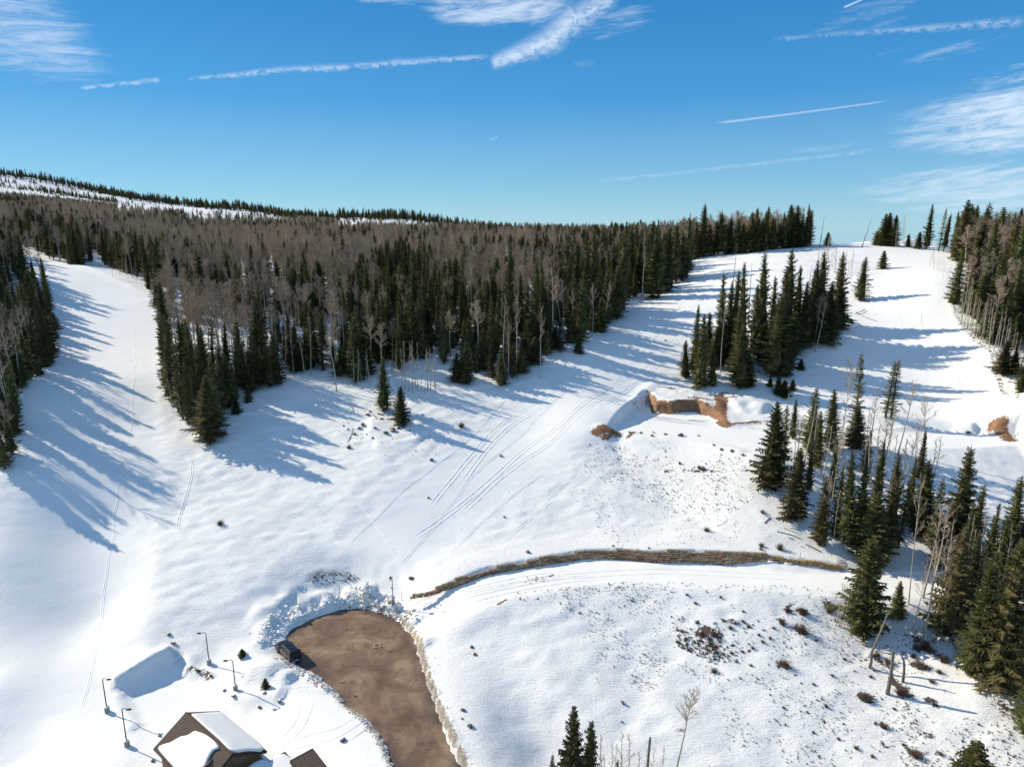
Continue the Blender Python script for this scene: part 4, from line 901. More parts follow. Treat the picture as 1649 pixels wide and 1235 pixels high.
for u, vt, vb, lab, ln in [ # bare aspens and single trunks
 (1034,396,484,'wide crowned bare aspen in front of the dark spruces by the middle run',0),(968,436,534,'curved bare aspen leaning over the middle run edge',.12),(953,440,542,'thin crooked bare aspen left of the curved one',.05),
 (907,418,536,'tall bare aspen with a spreading crown at the forest edge',.02),(888,430,560,'tall pale aspen left of the spreading one',0),(922,470,548,'thin pale aspen trunk between two dark spruces',0),(935,475,545,'slim pale aspen right of its thin neighbour',0),
 (870,497,609,'lone bare aspen on the snow at the forest edge',0),(831,478,609,'tall slim bare aspen left of the lone one',0),(819,520,613,'bare aspen with white lower trunk at the forest edge',0),(811,480,600,'pale aspen with dense twigs over the forest edge',0),
 (542,538,631,'bare aspen with red brown twigs beside the open slope',-.04),(1369,638,724,'thick pale aspen in front of the tall thin spruce',0),(1344,591,776,'tall bare aspen crossing the pad edge, left of the group',0),
 (1396,596,738,'thin bare aspen in the middle of the pad aspens',.03),(1418,618,768,'pale aspen in front of the twin narrow spruces',.04),(1446,591,730,'slim aspen right of the twin narrow spruces',.06),(1446,532,806,'tallest bare aspen, its crown against the right run',.10),
 (1480,626,762,'bare aspen with an open crown right of the tallest one',.02),(1272,670,790,'bent pale aspen between two stout spruces',.06),(1332,700,862,'thin aspen stems behind the wall end',0),(1327,770,880,'pale aspen stem in front of the wrapped spruce',0),(1406,690,800,'pale aspen behind the yellow green spruce',.03),
 (1463,780,972,'tall white aspen trunk standing in the track, left of a row',.0),(1468,905,1018,'short forked aspen below the white trunk',.0),(1486,790,962,'white aspen trunk right of the track trunk',.02),(1483,830,1035,'leaning white aspen trunk over the brown brush',.09),(1502,810,1018,'slim white aspen right of the leaning one',.02),(1514,930,1030,'short aspen stem beside the ragged spruce',0),
 (1562,905,1010,'left of the two crooked white aspens before the big spruces',0),(1572,900,1015,'right of the two crooked white aspens before the big spruces',0),(1616,885,1024,'forked white aspen in front of the huge olive spruce',.05),(1640,950,1060,'crooked pale aspen near the right edge',.04),(1642,1130,1290,'slender bare aspen at the bottom right corner',.05),
 (1500,800,950,'bent aspen with drooping top beside the large olive spruce',.05),(1076,1058,1290,'tall bare tree at the bottom with branches on its right side',.12),
 (1313,468,566,'double bare aspen with a hooked crown in front of the island grove',.06),(1309,478,560,'second stem of the hooked aspen in front of the island grove',.05),(1160,470,600,'white bare aspen on the left side of the island grove',0),(1220,520,570,'small pale aspen in the middle of the island grove',-.02),(1212,480,590,'twiggy pale aspen inside the island grove',0),(1190,500,590,'pale aspen with fine twigs left inside the island grove',0),
 (1123,560,600,'short pale aspen in front of the left island spruces',0),(1578,370,450,'pale aspen trunk in front of the wood right of the right run',.03),(1593,375,460,'second pale aspen trunk in front of the wood right of the right run',0),(1618,460,505,'short pale trunk in the dark part of the right wood',0)]:
    T(asn, u, vt, vb, lab, rs=.95 if ('wide' in lab or 'spreading' in lab or 'hooked' in lab or 'red brown' in lab) else R.uniform(.5, .75), lean=ln)
for (u, vt, vb, lab) in [(5,470,620,0),(15,450,650,0),(28,480,640,0),(38,440,600,0),(48,460,595,0),(20,570,690,0),(10,540,660,0),(55,440,585,0),(33,500,625,0),(60,455,590,0),(26,600,640,0)]:
    T(asn, u, vt+(vb-vt)*.2, vb, 'pale slender aspen among the dark spruces left of the left run', rs=.8, group='aspens left of the left run', lean=-.04)
thicket(640, 632, 705, 628, 16, 75, 'bare aspen sapling in the open clump right of the knoll spruces', 'aspen saplings by the knoll')
thicket(1545, 520, 1600, 566, 22, 70, 'bare young aspen in the thicket at the edge of the right run', 'young aspens by the right run')
thicket(1600, 556, 1645, 600, 12, 60, 'bare young aspen in the thicket at the edge of the right run', 'young aspens by the right run')
thicket(1345, 1000, 1383, 1014, 8, 78, 'pale straight aspen stem in front of the thick dark spruce', 'aspen stems before the thick dark spruce')
thicket(950, 1300, 1010, 1300, 9, 110, 'thin bare aspen sapling at the bottom edge beside the front spruces', 'saplings at the bottom edge')
thicket(1015, 1300, 1060, 1300, 5, 90, 'thin bare aspen sapling at the bottom edge beside the cut pole', 'saplings beside the cut pole')
thicket(265, 600, 280, 665, 10, 60, 'bare sapling on the forest rim beside the left run', 'saplings beside the left run')
thicket(1325, 420, 1372, 455, 16, 45, 'grey sapling on the snow behind the island grove', 'saplings behind the island grove')
thicket(1495, 420, 1530, 455, 9, 28, 'grey sapling high on the edge of the right run', 'saplings high by the right run')
thicket(560, 615, 600, 620, 8, 55, 'bare sapling in front of the spruces on the lower forest edge', 'saplings on the lower forest edge')
thicket(180, 440, 250, 468, 12, 26, 'small bare sapling at the head of the left run', 'saplings at the head of the left run')
thicket(1265, 735, 1345, 780, 7, 110, 'thin straight bare aspen between the pad spruces', 'thin aspens of the pad belt')
thicket(1380, 770, 1500, 820, 12, 120, 'thin straight bare aspen in the belt above the wall end', 'thin aspens above the wall end')
thicket(1330, 860, 1400, 885, 7, 95, 'pale thin aspen beside the spruces at the wall end', 'thin aspens at the wall end')
thicket(1500, 930, 1640, 960, 8, 110, 'thin bare aspen among the big spruces at the right', 'thin aspens among the big right spruces')
thicket(445, 600, 505, 600, 6, 90, 'tall bare aspen over the lower forest edge', 'aspens on the lower forest edge')
thicket(1460, 394, 1440, 396, 5, 45, 'thin bare aspen on the skyline beside the small clump', 'aspens beside the skyline clump')
for u, vt, vb, lab, ln in [(1259,320,400,'dead bare spire on the skyline among the crest spruces',.03),(1320,345,398,'dead spire standing at the right end of the crest trees',.05),(1431,316,396,'tall dead spire rising from the skyline clump',.03),(1388,350,398,'leaning dead pole alone on the skyline',.22),
                    (1216,330,405,'dead leaning spire on the crest',.15),(1536,405,470,'dead grey spire over the small dark spruce at the right run',.08),(1313,380,470,'dead spire behind the island grove',0),(1179,395,470,'thin dead pole behind the island grove',0),(1205,420,520,'thin dead pole inside the island grove',0),(1298,400,500,'dead thin pole between island spruces',.03)]:
    T(dd, u, vt, vb, lab, rs=.8, lean=ln)

ONES = ['', 'first', 'second', 'third', 'fourth', 'fifth', 'sixth', 'seventh', 'eighth', 'ninth', 'tenth', 'eleventh', 'twelfth', 'thirteenth', 'fourteenth', 'fifteenth', 'sixteenth', 'seventeenth', 'eighteenth', 'nineteenth']
def ordinal(n):
    if n < 20: return ONES[n]
    t, o = divmod(n, 10); tn = {2: 'twent', 3: 'thirt', 4: 'fort', 5: 'fift'}[t]
    return tn+'ieth' if o == 0 else tn+'y-'+ONES[o]
def relabel(group, where, noun='dark spruce'):
    L_ = [o for o in bpy.data.objects if o.get('group') == group]; L_.sort(key=lambda o: project(*o.location)[0]); hs = sorted(o.scale.z for o in L_)
    for i, o in enumerate(L_):
        sz = 'tall ' if o.scale.z >= hs[len(hs)*2//3] else ('short ' if o.scale.z < hs[len(hs)//3] else '')
        k = i+1; side = 'left'
        if k > len(L_)/2: k = len(L_)-i; side = 'right'
        o['label'] = sz+noun+', '+ordinal(k)+' from the '+side+' '+where
for g_, w_ in (('spruces of the island grove', 'in the island grove'), ('spruces of the belt above the wall end', 'in the belt above the wall end'), ('spruces along the middle run', 'beside the middle run'), ('spruces on the crest', 'on the skyline crest'), ('spruces right of the right run', 'in the wood right of the right run'),
               ('spruces on the lower forest edge', 'on the lower edge of the forest'), ('spruces left of the left run', 'in the wood left of the left run'), ('little spruces below the island grove', 'in the low cluster below the grove'), ('spruce clump at the top of the right run', 'in the skyline clump')):
    relabel(g_, w_)
relabel('aspens left of the left run', 'among the spruces left of the left run', 'pale aspen')
relabel('aspen saplings by the knoll', 'in the clump by the knoll', 'bare aspen sapling')
relabel('aspen stems before the thick dark spruce', 'in front of the thick dark spruce', 'pale aspen stem')
relabel('thin aspens above the wall end', 'in the belt above the wall end', 'thin bare aspen'); relabel('thin aspens of the pad belt', 'between the pad spruces', 'thin bare aspen'); relabel('thin aspens at the wall end', 'beside the wall end spruces', 'thin pale aspen'); relabel('thin aspens among the big right spruces', 'among the big right spruces', 'thin bare aspen')
relabel('young aspens by the right run', 'in the thicket by the right run', 'bare young aspen'); relabel('saplings behind the island grove', 'behind the island grove', 'grey sapling'); relabel('saplings at the head of the left run', 'at the head of the left run', 'small bare sapling'); relabel('saplings beside the left run', 'on the forest rim by the left run', 'bare sapling')
relabel('saplings at the bottom edge', 'at the bottom edge by the front spruces', 'thin bare sapling')
relabel('saplings beside the cut pole', 'at the bottom edge by the cut pole', 'thin bare sapling')
# ------------------------------------------------------------------ the forest
def in_poly(u, v, P):
    c = np.zeros(u.shape, bool); n = len(P)
    for i in range(n):
        ax, ay = P[i]; bx, by = P[(i+1) % n]
        c ^= ((ay > v) != (by > v)) & (u < (bx-ax)*(v-ay)/(by-ay+1e-12)+ax)
    return c
F_MID = [(-900,250),(-900,380),(-200,382),(-40,378),(30,388),(52,408),(75,418),(120,428),(150,422),(190,437),(240,466),(262,492),(268,600),(276,660),(300,688),(330,698),(352,692),(372,660),(400,640),(440,630),(470,606),(520,600),(548,606),(600,610),(640,600),(665,585),(690,572),(720,590),(745,616),(810,608),(850,586),(880,566),(930,552),(962,528),(985,505),(1002,482),(1050,474),(1070,455),(1106,443),(1110,414),(1130,410),(1200,404),(1300,397),(1308,390),(1308,250)]
F_LEFT = [(-900,400),(-60,392),(12,402),(45,430),(72,470),(85,500),(82,550),(70,588),(40,612),(30,680),(22,735),(0,740),(-40,705),(-160,695),(-500,690),(-1500,690),(-1500,400)]
F_RIGHT = [(1535,250),(1535,412),(1560,445),(1548,500),(1572,535),(1600,556),(1649,610),(1700,640),(1850,660),(2600,700),(2600,250)]
F_LOWR = [(1560,930),(1640,900),(1800,880),(2300,900),(2300,1400),(1760,1400),(1655,1120),(1600,1040)]
def scatter(cell, y0, y1, xlim, polys, fill, seed, wid):
    r = np.random.RandomState(seed)
    gx = np.arange(-xlim, xlim, cell); gy = np.arange(y0, y1, cell); X, Y = np.meshgrid(gx, gy)
    X = (X+r.uniform(-.5, .5, X.shape)*cell).ravel(); Y = (Y+r.uniform(-.5, .5, Y.shape)*cell).ravel()
    keep = (np.abs(X) < wid*Y+60) & (r.random_sample(X.shape) < fill); X, Y = X[keep], Y[keep]
    zz = hz(X, Y); u, v = project(X, Y, zz); m = np.zeros(X.shape, bool)
    for P in polys: m |= in_poly(u, v, P)
    return X[m], Y[m], zz[m], u[m], v[m]
segs = [scatter(4.8, 66, 360, 420, [F_MID, F_LEFT, F_RIGHT], .88, 1, 1.15), scatter(6.2, 360, 700, 700, [F_MID, F_LEFT, F_RIGHT], .88, 2, .85), scatter(7.6, 700, 1300, 1200, [F_MID, F_LEFT], .9, 3, .85), scatter(10.5, 1300, 2700, 2300, [F_MID], .95, 4, .85)]
fx, fy, fz, fu, fv = [np.concatenate([s[i] for s in segs]) for i in range(5)]
s5 = scatter(6.5, 66, 112, 200, [F_LOWR], .8, 5, 1.3); fx, fy, fz, fu, fv = [np.concatenate([a, b]) for a, b in zip((fx, fy, fz, fu, fv), s5)]
pl = np.array(placed); dmin = np.full(len(fx), 9e9)
for a, b, c in pl: dmin = np.minimum(dmin, np.hypot(fx-a, fy-b))
ok = dmin > 1.7
# the open snow fields under the far ridge carry few trees
openf = fbm(fx, fy, 260, 3, 61)
far = fy > 1300
skyv = {}
ub = (fu/8).astype(int)
for k in np.unique(ub[far]): skyv[k] = fv[far & (ub == k)].min()
vs_ = np.array([skyv.get(k, 0) for k in ub]); crest = far & (fv < vs_+3.5)
snowband = far & ~crest & (((fu < 250) & (fv > 293+.13*fu) & (fv < 330+.05*fu)) | ((fu > 200) & (fu < 290) & (fv > 322)) | ((fu > 290) & (fu < 470) & (fv < 349)) | ((fu > 540) & (fu < 830)))
ok &= ~(snowband & (NR.random_sample(len(fx)) < np.clip(.45+3.2*fbm(fx, fy, 120, 3, 66), .05, .96))) & ~(far & ~crest & (openf > .22) & (NR.random_sample(len(fx)) < .8))
for (ua, ub_, vb_) in ((290, 480, 371), (540, 840, 384), (190, 290, 353)):
    ok &= ~((fy > 600) & (fu > ua) & (fu < ub_) & (fv < vb_) & ~crest & (NR.random_sample(len(fx)) < .88))
fx, fy, fz, fu, fv, openf, crest = [a[ok] for a in (fx, fy, fz, fu, fv, openf, crest)]
N_ = len(fx)
pa = .46 + 2.0*fbm(fx, fy, 55, 3, 71) + .25*((fu > 60) & (fu < 700) & (fv < 470)) + .25*((fu > 380) & (fu < 620) & (fv > 430) & (fv < 560)) - .35*(fu > 860) - .3*(fv > 575) - .25*(fu < 60) + .15*(fy > 380)
pa = np.where(fy > 1300, -1, pa); pa = np.where((fx > 40) & (fy < 120), .1, pa)
asp_ = NR.random_sample(N_) < np.clip(pa, .06, .86)
hh = np.where(asp_, NR.uniform(12, 18.5, N_), 7+14.5*NR.random_sample(N_)**.8); hh = np.where(fy > 1300, hh*np.where(crest, NR.uniform(.5, 1.45, N_), .75), hh)
hh = np.where((fu < 95) & (fv > 470) & (fv < 900), hh*.74, hh)
hh = np.where((fu > 1535) & (fu < 1600) & (fv > 480), hh*.45, hh)
infr = (fu > -10) & (fu < 1660) & (fv < 800) & (fy < 1300)
app = np.where(infr, hh/fy, 0)
cnt_s = sum(1 for o in bpy.data.objects if o.name.startswith('spruce_tree')); cnt_a = sum(1 for o in bpy.data.objects if o.name.startswith('aspen_tree'))
order = np.argsort(-app); sel = set()
for kind, flag, cnt in ((sp, ~asp_, cnt_s), (asn, asp_, cnt_a)):
    idx = [i for i in order if flag[i]][:max(0, 299-cnt)]
    for i in idx:
        sel.add(int(i)); u = fu[i]
        zone = 'the wood left of the left run' if (u < 95 and fv[i] > 395) else ('the wood right of the right run' if u > 1500 else ('the right half of the forest behind the middle run' if u > 780 else 'the left half of the forest behind the open slope'))
        if kind == sp: pr = SPR[R.choice([0,1,2,3,4,5,7,8])]; lab = 'dark spruce standing inside '+zone
        else: pr = ASP[R.randrange(5)]; lab = 'bare grey brown aspen standing inside '+zone
        place_tree(kind, pr, float(fx[i]), float(fy[i]), float(hh[i]), R.uniform(.75, 1.5), label=lab, group=('spruces in ' if kind == sp else 'aspens in ')+zone)
def instancer(name, idxs, protos, label_kind):
    if not len(idxs): return
    me = bpy.data.meshes.new(name); me.from_pydata([(float(fx[i]), float(fy[i]), float(fz[i])-.15) for i in idxs], [], [])
    n = len(idxs); rr = np.random.RandomState(len(idxs))
    a = me.attributes.new('rz', 'FLOAT_VECTOR', 'POINT'); rot = np.zeros((n, 3), np.float32); rot[:, 2] = rr.uniform(0, 6.28, n); rot[:, :2] = rr.uniform(-.03, .03, (n, 2)); a.data.foreach_set('vector', rot.ravel())
    a = me.attributes.new('sc', 'FLOAT_VECTOR', 'POINT'); sc = np.zeros((n, 3), np.float32); pi = rr.randint(0, len(protos), n)
    H0 = np.array([p[0] for p in protos])[pi]; s = hh[idxs]/H0; q = rr.uniform(.75, 1.5, n); sc[:, 0] = s*q; sc[:, 1] = s*q; sc[:, 2] = s; a.data.foreach_set('vector', sc.ravel())
    a = me.attributes.new('pi', 'INT', 'POINT'); a.data.foreach_set('value', pi.astype(np.int32))
    o = obj(name, me, kind='stuff')
    g = bpy.data.node_groups.new(name+'_scatter', 'GeometryNodeTree'); g.interface.new_socket('Geometry', in_out='INPUT', socket_type='NodeSocketGeometry'); g.interface.new_socket('Geometry', in_out='OUTPUT', socket_type='NodeSocketGeometry')
    gi = g.nodes.new('NodeGroupInput'); go = g.nodes.new('NodeGroupOutput'); iop = g.nodes.new('GeometryNodeInstanceOnPoints'); L = g.links
    L.new(gi.outputs[0], iop.inputs['Points']); gtoi = g.nodes.new('GeometryNodeGeometryToInstance')
    for k in range(len(protos)-1, -1, -1):
        jj = g.nodes.new('GeometryNodeJoinGeometry')
        for src in PROTO_OBJ[(label_kind, k)]:
            oi = g.nodes.new('GeometryNodeObjectInfo'); oi.inputs['Object'].default_value = src; oi.transform_space = 'ORIGINAL'; L.new(oi.outputs['Geometry'], jj.inputs[0])
        L.new(jj.outputs[0], gtoi.inputs[0])
    L.new(gtoi.outputs[0], iop.inputs['Instance']); iop.inputs['Pick Instance'].default_value = True
    def na(nm, ty):
        n_ = g.nodes.new('GeometryNodeInputNamedAttribute'); n_.data_type = ty; n_.inputs[0].default_value = nm; return n_.outputs[0]
    L.new(na('pi', 'INT'), iop.inputs['Instance Index']); L.new(na('sc', 'FLOAT_VECTOR'), iop.inputs['Scale'])
    L.new(na('rz', 'FLOAT_VECTOR'), iop.inputs['Rotation']); L.new(iop.outputs[0], go.inputs[0])
    md = o.modifiers.new('scatter', 'NODES'); md.node_group = g
PROTO_OBJ = {}
def reg(kind, protos):
    for k, pr in enumerate(protos):
        cr = next(o for o in bpy.data.objects if o.data == pr[2] and o.parent); tr = next(o for o in cr.parent.children if o.name.startswith('trunk')) if cr.parent.children else None
        PROTO_OBJ[(kind, k)] = [cr, next(o for o in bpy.data.objects if o.data == pr[3] and o.parent == cr.parent)]

for P_ in ASP[:5]:
    if not any(o.data == P_[2] for o in bpy.data.objects): print('unused proto')
SPRF = [SPR[i] for i in (0, 1, 2, 3, 4, 5, 7, 8)]
reg('s', SPRF); reg('a', ASP[:5])
rest = np.array([i for i in range(N_) if i not in sel])
instancer('distant_spruces', rest[~asp_[rest]], SPRF, 's')
instancer('distant_aspens', rest[asp_[rest]], ASP[:5], 'a')
print('forest', N_, 'explicit', cnt_s, cnt_a)

# ------------------------------------------------------------------ sagebrush and grass tips poking through the snow
def tufts(name, zones, label):
    r = random.Random(11); m = MB()
    for P, n, sz, seed in zones:
        P = W(P); a, b = P.min(0), P.max(0); c = 0; tries = 0
        while c < n and tries < n*12:
            tries += 1; x, y = r.uniform(a[0], b[0]), r.uniform(a[1], b[1])
            if poly_sd(np.array([x]), np.array([y]), P)[0] > 0: continue
            if fbm(np.array([x]), np.array([y]), 5, 3, seed)[0] + r.uniform(-.3, .3) < .02: continue
            c += 1; z = float(hz(x, y)); s = sz*r.uniform(.4, 1.3)*(1.6 if r.random() < .07 else 1)
            for k in range(9):
                an = r.random()*6.28; d = Vector((math.cos(an)*r.uniform(.2, 1), math.sin(an)*r.uniform(.2, 1), r.uniform(.5, 1.3)))*s
                q = Vector((math.cos(an+1.57), math.sin(an+1.57), 0))*s*.22; o = Vector((x, y, z-.05))+Vector((r.uniform(-.3, .3)*s, r.uniform(-.3, .3)*s, 0))
                m.tri(o-q, o+q, o+d)
    obj(name, m.mesh(name, M_SAGE), kind='stuff', label=label)
tufts('sagebrush', [([(945,712),(1080,707),(1210,742),(1215,800),(1160,850),(1020,800),(940,760)], 1300, .20, 1), ([(1050,735),(1150,720),(1150,760),(1060,760)], 330, .34, 2),
      ([(900,945),(1100,942),(1330,960),(1380,1040),(1480,1130),(1480,1235),(1180,1235),(1150,1100),(1000,1060),(900,1010)], 2200, .17, 3), ([(1080,990),(1200,1000),(1240,1060),(1150,1070),(1090,1040)], 330, .28, 4),
      ([(560,650),(700,660),(740,720),(640,760),(540,710)], 300, .17, 5), ([(960,1050),(1080,1060),(1060,1110),(960,1110)], 260, .15, 6), ([(900,780),(1200,840),(1320,885),(1000,880)], 500, .15, 7), ([(820,955),(1010,936),(1330,945),(1330,956),(1000,950),(840,970)], 260, .17, 8),
      ([(500,922),(560,920),(580,932),(500,940)], 120, .22, 9), ([(1090,620),(1200,640),(1200,652),(1080,648)], 140, .2, 10), ([(1450,1120),(1649,1120),(1649,1235),(1450,1235)], 420, .2, 11), ([(600,870),(900,700),(1000,860),(700,930)], 220, .11, 12), ([(1360,1010),(1600,1010),(1560,1090),(1400,1080)], 420, .22, 13)],
      'dry sagebrush and grass tips poking through the snow')

# ------------------------------------------------------------------ tracks pressed in the snow: two low ridges each
def track(pts, gauge=.5, hgt=.10, wd=.22, wob=.25):
    P = smooth_line(W(pts), 14); r = random.Random(int(pts[0][0])); m = MB()
    seg = np.r_[0, np.cumsum(np.hypot(*(P[1:]-P[:-1]).T))]; n = int(seg[-1]/.6)+2; s = np.linspace(0, seg[-1], n)
    x = np.interp(s, seg, P[:, 0]); y = np.interp(s, seg, P[:, 1]); dx = np.gradient(x); dy = np.gradient(y); l = np.hypot(dx, dy); nx, ny = -dy/l, dx/l
    wv = fbm(s, s*0, 7, 2, 5)*wob
    for side in (-1, 1):
        prof = [(-wd, -.05), (-wd*.25, hgt), (wd*.35, hgt*.7), (wd, -.05)]; V = []
        for i in range(n):
            k = hgt*(.6+.8*abs(vnoise(s[i:i+1]*1.7, s[i:i+1]*0+side, 3)[0])*2)/hgt
            e = min(1, i/6, (n-1-i)/6)
            for (o, h_) in prof:
                q = side*gauge/2+o+wv[i]; px_, py_ = x[i]+nx[i]*q, y[i]+ny[i]*q; V.append((px_, py_, float(hz(px_, py_))+(h_*k*e if h_ > 0 else h_)))
        F = [(i*4+j, i*4+j+1, (i+1)*4+j+1, (i+1)*4+j) for i in range(n-1) for j in range(3)]
        m.add(V, F)
    obj('track', m.mesh('track', M_SNOWP, True), kind='structure')
for pts in [[(1010,560),(930,610),(870,645),(800,690),(730,770),(690,820)], [(990,575),(880,650),(812,695),(745,775)], [(985,620),(905,680),(850,720),(760,800),(660,870)], [(975,640),(900,700),(830,750),(740,830)], [(1100,545),(1040,590),(985,620)], [(1085,575),(1020,620),(960,660)], [(1060,510),(1000,560),(960,600)]]:
    track(pts, .9, .075, .3)
for k_, pts in enumerate([[(215,520),(215,640),(190,800),(170,950),(130,1150)],
            [(1150,430),(1090,500),(1040,560),(960,640),(880,720)], [(1180,415),(1100,520),(1050,590),(1000,630)], [(1440,420),(1450,520),(1500,600),(1540,650)], [(1400,430),(1410,520),(1450,600)], [(1030,520),(960,590),(860,680),(770,760),(700,850),(640,920)], [(820,640),(740,720),(640,800),(560,880)], [(430,700),(520,760),(600,840),(640,900)], [(330,760),(420,820),(520,860),(600,920)], [(300,880),(380,900),(480,915)], [(880,760),(800,820),(720,890)], [(930,760),(860,830),(800,880)]]):
    track(pts, .28+.1*(k_ % 3), .045, .14, .6)
for pts in [[(300,730),(310,760),(290,830),(285,860)]]: track(pts, .4, .08, .15)
for pts in [[(652,1010),(690,985),(740,962),(810,945),(880,932),(960,925),(1060,920),(1160,924),(1290,930)], [(660,1012),(700,990),(750,969),(820,950),(900,936),(960,928)], [(650,1003),(684,980),(720,962),(780,946),(850,931),(930,921)]]:
    track(pts, 1.7, .09, .2, .15)
for pts in [[(640,1110),(560,1170),(500,1190),(440,1205)], [(655-40,1150),(560,1185),(520,1200)], [(500,1120),(480,1170),(430,1210)]]: track(pts, 1.6, .05, .2, .1)
track([(1480,500),(1490,540),(1530,590),(1560,640)], .5, .10, .25); track([(1000,735),(900,800),(800,870)], .5, .05, .3)
#track([(215,1235),(240,1100),(262,980),(300,860),(330,780)], .5, .06, .3); track([(120,440),(150,500),(190,560)], .6, .06, .3)

# ------------------------------------------------------------------ logs
def log(pts, r0, label, lift=.1, zs=None, branches=0, group=None, mat=None):
    P = [G(u, v) for u, v in pts]; P = [p+Vector((0, 0, lift if zs is None else zs[i])) for i, p in enumerate(P)]
    m = MB().tube([p-P[0] for p in P], [r0*(1-.45*i/(len(P)-1)) for i in range(len(P))], 7)
    root = obj('fallen_log', m.mesh('fallen_log', mat or M_DEAD, True), None, P[0], label=label, cat='log', group=group)
    r = random.Random(int(pts[0][0]))
    for k in range(branches):
        i = r.randrange(len(P)-1); o = P[i].lerp(P[i+1], r.random())-P[0]; d = Vector((r.uniform(-1, 1), r.uniform(-1, 1), r.uniform(.1, 1)))*r.uniform(.5, 1.1)
        b = MB().tube([o, o+d*.6, o+d], [.05, .03, .01], 4); obj('branch', b.mesh('branch', M_DEAD), root)
    return root
log([(1251,856),(1275,862),(1291,869)], .11, 'long thin fallen log above the right end of the wall, upper left one'); log([(1262,851),(1287,860)], .08, 'thin fallen pole beside the long log above the wall')
log([(1269,866),(1279,869)], .09, 'short fallen stick between the pink brown shrub and the thin poles'); log([(1298,877),(1310,883),(1322,889)], .16, 'thickest fallen log just above the right end of the wall'); log([(1231,843),(1238,836),(1241,834)], .12, 'forked dead stick on the slope above the wall', branches=4)
log([(1392,501),(1384,505),(1376,508)], .15, 'dead log with a fork lying on the right run', .5, branches=5); log([(1379,504),(1395,512),(1412,518)], .12, 'second log crossing under the forked log on the right run')
log([(1268,568),(1285,562),(1300,556)], .22, 'dark fallen trunk at the foot of the island grove'); log([(965,745-2),(962,738)], .05, 'short stick upright on the open slope', .3)
log([(607,675),(600,668)], .09, 'dead branch lying at the foot of the knoll spruces', .2, branches=5); log([(560,712),(566,700),(568,690)], .07, 'thin dead branch on the left side of the knoll', .1, branches=3); log([(566,655),(570,664),(578,664)], .06, 'bent twig on the snow above the knoll', .2, branches=2)
log([(1545,1060),(1530,1030),(1525,1010)], .14, 'fallen grey pole leaning in the brush by the ragged spruce', .3, branches=4); log([(1490,1010),(1520,1022),(1545,1040)], .12, 'fallen pole in the brush under the aspen trunks', .2, branches=5); log([(1500,1035),(1520,1020),(1548,1018)], .1, 'second fallen pole in the brush under the aspen trunks', .25, branches=4)
log([(1640,860),(1600,848),(1570,838)], .12, 'fallen pole in dry grass near the right edge', .1)
# broken trunks standing on the lower bank
def stump(pts_v, u0, v0, label, r0):
    base = G(u0, v0); P = [Vector((0, 0, -.3))]
    for (du, h) in pts_v: P.append(Vector((du*base.y/FPX, 0, h)))
    m = MB().tube(P, [r0*(1-.5*i/(len(P)-1)) for i in range(len(P))], 8); root = obj('broken_tree', m.mesh('broken_tree', M_DEAD, True), None, base, label=label, cat='dead tree')
    r = random.Random(int(u0))
    for k in range(4):
        o = P[1+r.randrange(len(P)-2)] if len(P) > 3 else P[1]; a = r.random()*6.28; d = Vector((math.cos(a), math.sin(a), .4))*r.uniform(.25, .6)
        obj('branch_stub', MB().tube([o, o+d], [.05, .02], 4).mesh('branch_stub', M_DEAD), root)
stump([(2,1.2),(0,2.6),(8,5.0),(16,7.6),(20,9.2),(17,9.8)], 1400, 1075, 'leaning dead trunk with a black hooked tip, leftmost of the broken three', .22)
stump([(1,2.0),(1,4.5),(0,6.4),(-2,7.0)], 1429, 1117, 'upright double dead trunk, middle of the broken three', .30)
stump([(-1,2),(-4,3.6),(-12,4.9)], 1454, 1098, 'bent dead trunk curling left, rightmost of the broken three', .22)
stump([(1,3),(3,6),(5,10.6),(5.5,11.0)], 1036, 1310, 'cut grey pole at the bottom edge left of the tall bare tree', .24)

# ------------------------------------------------------------------ lamp posts
M_POLE = noisemat('dark_bronze_metal', (.03, .028, .025), (.06, .055, .05), 4, .5, 0, .6); M_CONC = noisemat('concrete', (.22, .21, .19), (.38, .36, .33), 3, .9, .3)
M_LENS = noisemat('lamp_lens', (.5, .5, .45), (.6, .6, .55), 1, .3); M_GLASS = noisemat('dark_glass', (.006, .008, .010), (.010, .013, .016), 1, .12, spec=.35)
def lamp_post(u, v, vt, label, arm=-1, lean=0):
    b = pz(u, v, max(float(hz(*hit(u, v))), -1.2)); zt = H+float(ray(u, vt)[1])*b.y; h = zt-b.z
    root = empty('lamp_post', b, 0, label=label, cat='lamp post', group='curved arm lamp posts by the house lot')
    obj('base', MB().tube([(0, 0, -.5), (0, 0, .75), (0, 0, .8)], [.34, .34, .28], 14).mesh('base', M_CONC), root)
    obj('snow_cap', MB().tube([(0, 0, .78), (0, 0, .9), (0, 0, .96)], [.3, .26, .1], 12).mesh('snow_cap', M_SNOWP, True), root)
    obj('pole', MB().tube([(0, 0, .8), (0, 0, h-.15)], [.085, .06], 8).mesh('pole', M_POLE, True), root)
    obj('base_plate', MB().box((0, 0, .83), (.34, .34, .05)).mesh('base_plate', M_POLE), root)
    obj('arm', MB().tube([(0, 0, h-.2), (arm*.12, 0, h-.03), (arm*.4, -.05, h+.02), (arm*.75, -.1, h-.02)], [.055, .05, .045, .04], 6).mesh('arm', M_POLE, True), root)
    hd = obj('lamp_head', MB().box((arm*.98, -.13, h-.05), (.6, .3, .13), taper=.75).mesh('lamp_head', M_POLE), root)
    obj('lens', MB().box((arm*.98, -.13, h-.125), (.42, .22, .03)).mesh('lens', M_LENS), hd)
lamp_post(337, 1069, 1018, 'lamp post on a concrete base above the curved row of stones'); lamp_post(379.5, 1111, 1062, 'lamp post right of the curved row of stones, nearest the turning circle')
